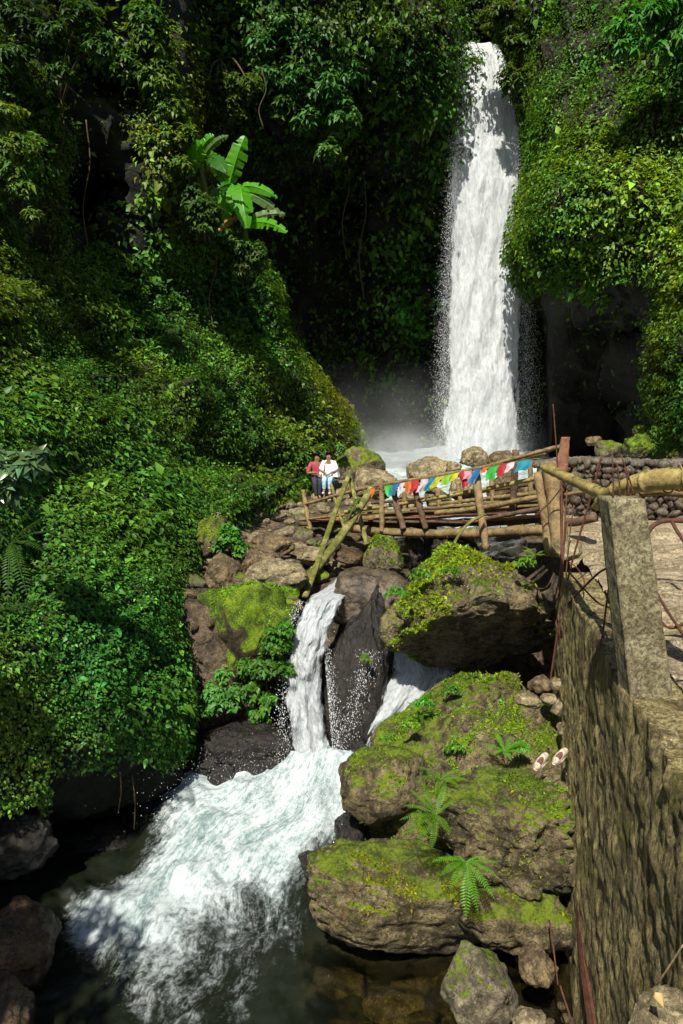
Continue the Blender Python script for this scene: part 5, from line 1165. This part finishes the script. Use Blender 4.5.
bush('leafy_shrub', 'dark shrub hiding the foot of the larger banana plant', [(240, 246, 13), (256, 252, 11), (228, 240, 12), (245, 262, 14)], 21.2, .24, 1500, (.045, .11, .014), root=(244, 275, 22), seed=90)
bush('leafy_shrub', 'dark shrub hiding the foot of the smaller banana plant', [(200, 205, 13), (212, 215, 10), (192, 192, 10), (204, 222, 12)], 20.2, .24, 1400, (.04, .10, .014), root=(204, 240, 21), seed=91)
# hanging roots and thin bare branch
for i, (a, b) in enumerate([((120, 772, 8.1), (118, 812, 8.1)), ((55, 770, 7.7), (57, 800, 7.7)), ((238, 742, 9.6), (236, 775, 9.6)), ((132, 775, 8.3), (134, 830, 8.3))]):
    pole('hanging_root', ['thin root hanging from the creepers over the dark bank', 'short root at the far left under the creepers', 'root dangling above the dark wet ledge rock', 'longest root hanging straight down above the pool edge'][i], [a, ((a[0]+b[0])/2+2, (a[1]+b[1])/2, a[2]), b], .008, 'bark', 'root', seg=5)
# banana plants
def banana(label, root, crown, leaves, seed):
    e = empty('banana_plant', W(*root), label, 'plant', 'banana plants')
    V, Fq = tube([W(*root), (W(*root)+W(*crown))/2+np.array([.08, 0, 0]), W(*crown)], [.10, .08, .06], 12, .06, seed, 5); child('stem', V, Fq, M['stem'], e)
    for i, (x0, y0, x1, y1, w, droop, c) in enumerate(leaves):
        Yb = crown[2]; r_ = np.random.default_rng(seed*50+i); a = W(x0, y0, Yb-.1); b = W(x1, y1, Yb-r_.uniform(.2, .9)); L = np.linalg.norm(b-a); n = 70; w *= 1.3
        t = np.linspace(0, 1, n)[:, None]; mid = (a+b)/2+np.array([0, -.15*L, droop*L]); P = a*(1-t)**2+2*mid*t*(1-t)+b*t*t
        T = unit(np.gradient(P, axis=0)); view = unit(P-np.array([2.0, -2, 14])); side = unit(np.cross(T, view)); nn = np.cross(side, T)
        hw = w*Yb/F*.5*np.clip(np.sin(np.pi*np.clip(t*.93+.05, 0, 1))**.55, 0, 1)
        s = np.array([-1, -.72, -.42, -.12, 0, .12, .42, .72, 1.])[None, :, None]
        q_ = s[..., 0]; ragged = 1-.55*(fbm(np.stack([t*22+seed+i*3+0*q_, np.sign(q_)*7+0*t, 0*t+0*q_], -1), seed+2, 1)[..., None] > .95)-.16*np.clip(fbm(np.stack([t*9+seed+i+0*q_, np.sign(q_)*3+0*t, 0*t+0*q_], -1), seed, 2), 0, 1)[..., None]
        G_ = P[:, None]+side[:, None]*s*hw[:, None]*ragged+nn[:, None]*(np.abs(s)*.38*hw[:, None]+.005*np.sin(t*46)[:, None]*np.abs(s))
        V = G_.reshape(-1, 3); F1 = grid_faces(9, n); V2, F2 = tube(P+nn*.01, np.linspace(.03, .008, n), 6, caps=False)
        Cc = np.tile(np.array({'g': (.09, .33, .012), 'd': (.045, .16, .02), 'y': (.35, .20, .02), 'p': (.12, .20, .06)}[c]), (len(V)+len(V2), 1)); Cc[len(V):] *= 1.25
        Va, Fa = join([(V, F1), (V2, F2)]); child('leaf', Va, Fa, M['banana'], e, attrs={'col': Cc})
banana('larger banana plant with broad sunlit leaves on the dark cliff', (244, 262, 22.0), (239, 196, 21.6), [(229, 186, 245, 136, 15, .05, 'g'), (228, 184, 206, 152, 13, .2, 'g'), (228, 184, 226, 219, 16, .28, 'g'), (238, 184, 247, 228, 16, .35, 'g'), (232, 184, 238, 214, 13, .3, 'g'), (236, 188, 277, 198, 8, .22, 'g'), (238, 192, 284, 219, 8, .2, 'p'), (240, 226, 285, 214, 8, .15, 'p'), (244, 226, 287, 232, 9, .2, 'g'), (232, 184, 210, 200, 7, .2, 'd'), (230, 178, 207, 167, 7, .2, 'p'), (240, 215, 218, 231, 6, .1, 'y')], 3)
banana('smaller banana plant leaning left beside the larger one', (206, 222, 21.2), (200, 168, 20.6), [(197, 172, 188, 176, 5, .1, 'd'), (192, 172, 201, 144, 14, .15, 'g'), (198, 156, 214, 136, 9, .2, 'g'), (203, 158, 228, 136, 6, .15, 'p'), (204, 156, 190, 140, 8, .25, 'g'), (206, 158, 226, 172, 12, .25, 'd')], 4)
# ------------------------------------------------------------------ spray cloud
def vol(name, label, c, r, dens, seed, nscale=.35):
    V, Fc = ico(3); m, nt, out = newmat(name+'_vapour'); b = NB(nt); tc = b.n('TexCoord').outputs['Object']
    ln = b.n('VectorMath', operation='LENGTH'); nt.links.new(tc, ln.inputs[0])
    fall = b.ramp(ln.outputs['Value'], 1.0, .15); n = b.ramp(b.noise(1.8, tc, 4, .6, .4), .38, .68)
    pv = b.n('VolumePrincipled'); pv.inputs['Color'].default_value = (.92, .94, .95, 1); pv.inputs['Anisotropy'].default_value = .2
    b.put(pv.inputs['Density'], b.math('MULTIPLY', b.math('MULTIPLY', fall, b.math('ADD', n, .15)), dens)); nt.links.new(pv.outputs[0], out.inputs['Volume'])
    o = mesh(name, V, Fc, m); o.location = Vector(np.array(c).tolist()); o.scale = r; return tag(o, label, 'mist', kind='stuff')
vol('mist', 'white mist blowing left from the foot of the tall waterfall', W(398, 462, 29.5), (3.0, 1.5, 1.9), 1.5, 1)
vol('mist', 'thin mist drifting up the dark rock wall left of the waterfall base', W(385, 435, 32.6), (6.5, 2.2, 3.8), .12, 2)
vol('mist', 'mist hanging around the base of the tall waterfall', W(488, 450, 32), (4.0, 1.6, 2.0), .45, 2)

# ------------------------------------------------------------------ light
SUN_DIR = unit(np.array([-.19, -.57, .80]))   # towards the sun
elev = math.asin(SUN_DIR[2]); 
sun = bpy.data.lights.new('sun', 'SUN'); suno = bpy.data.objects.new('sun', sun); COL.objects.link(suno)
suno.rotation_euler = Vector(SUN_DIR).to_track_quat('Z', 'Y').to_euler(); sun.energy = 4.5; sun.angle = R(.53); sun.color = (1, .95, .84)
wd = bpy.data.worlds.new('World'); sc.world = wd; wd.use_nodes = True; nt = wd.node_tree
sky = nt.nodes.new('ShaderNodeTexSky'); sky.sky_type = 'NISHITA'; sky.sun_disc = False
sky.sun_elevation = elev; sky.sun_rotation = math.atan2(SUN_DIR[0], SUN_DIR[1])
bg = nt.nodes['Background']; nt.links.new(sky.outputs[0], bg.inputs[0]); bg.inputs[1].default_value = .06
sc.view_settings.view_transform = 'Standard'; sc.view_settings.look = 'None'; sc.view_settings.gamma = 1; sc.view_settings.use_curve_mapping = False
sc.view_settings.exposure = .85
sc.cycles.max_bounces = 6; sc.cycles.transparent_max_bounces = 12; sc.cycles.volume_bounces = 1
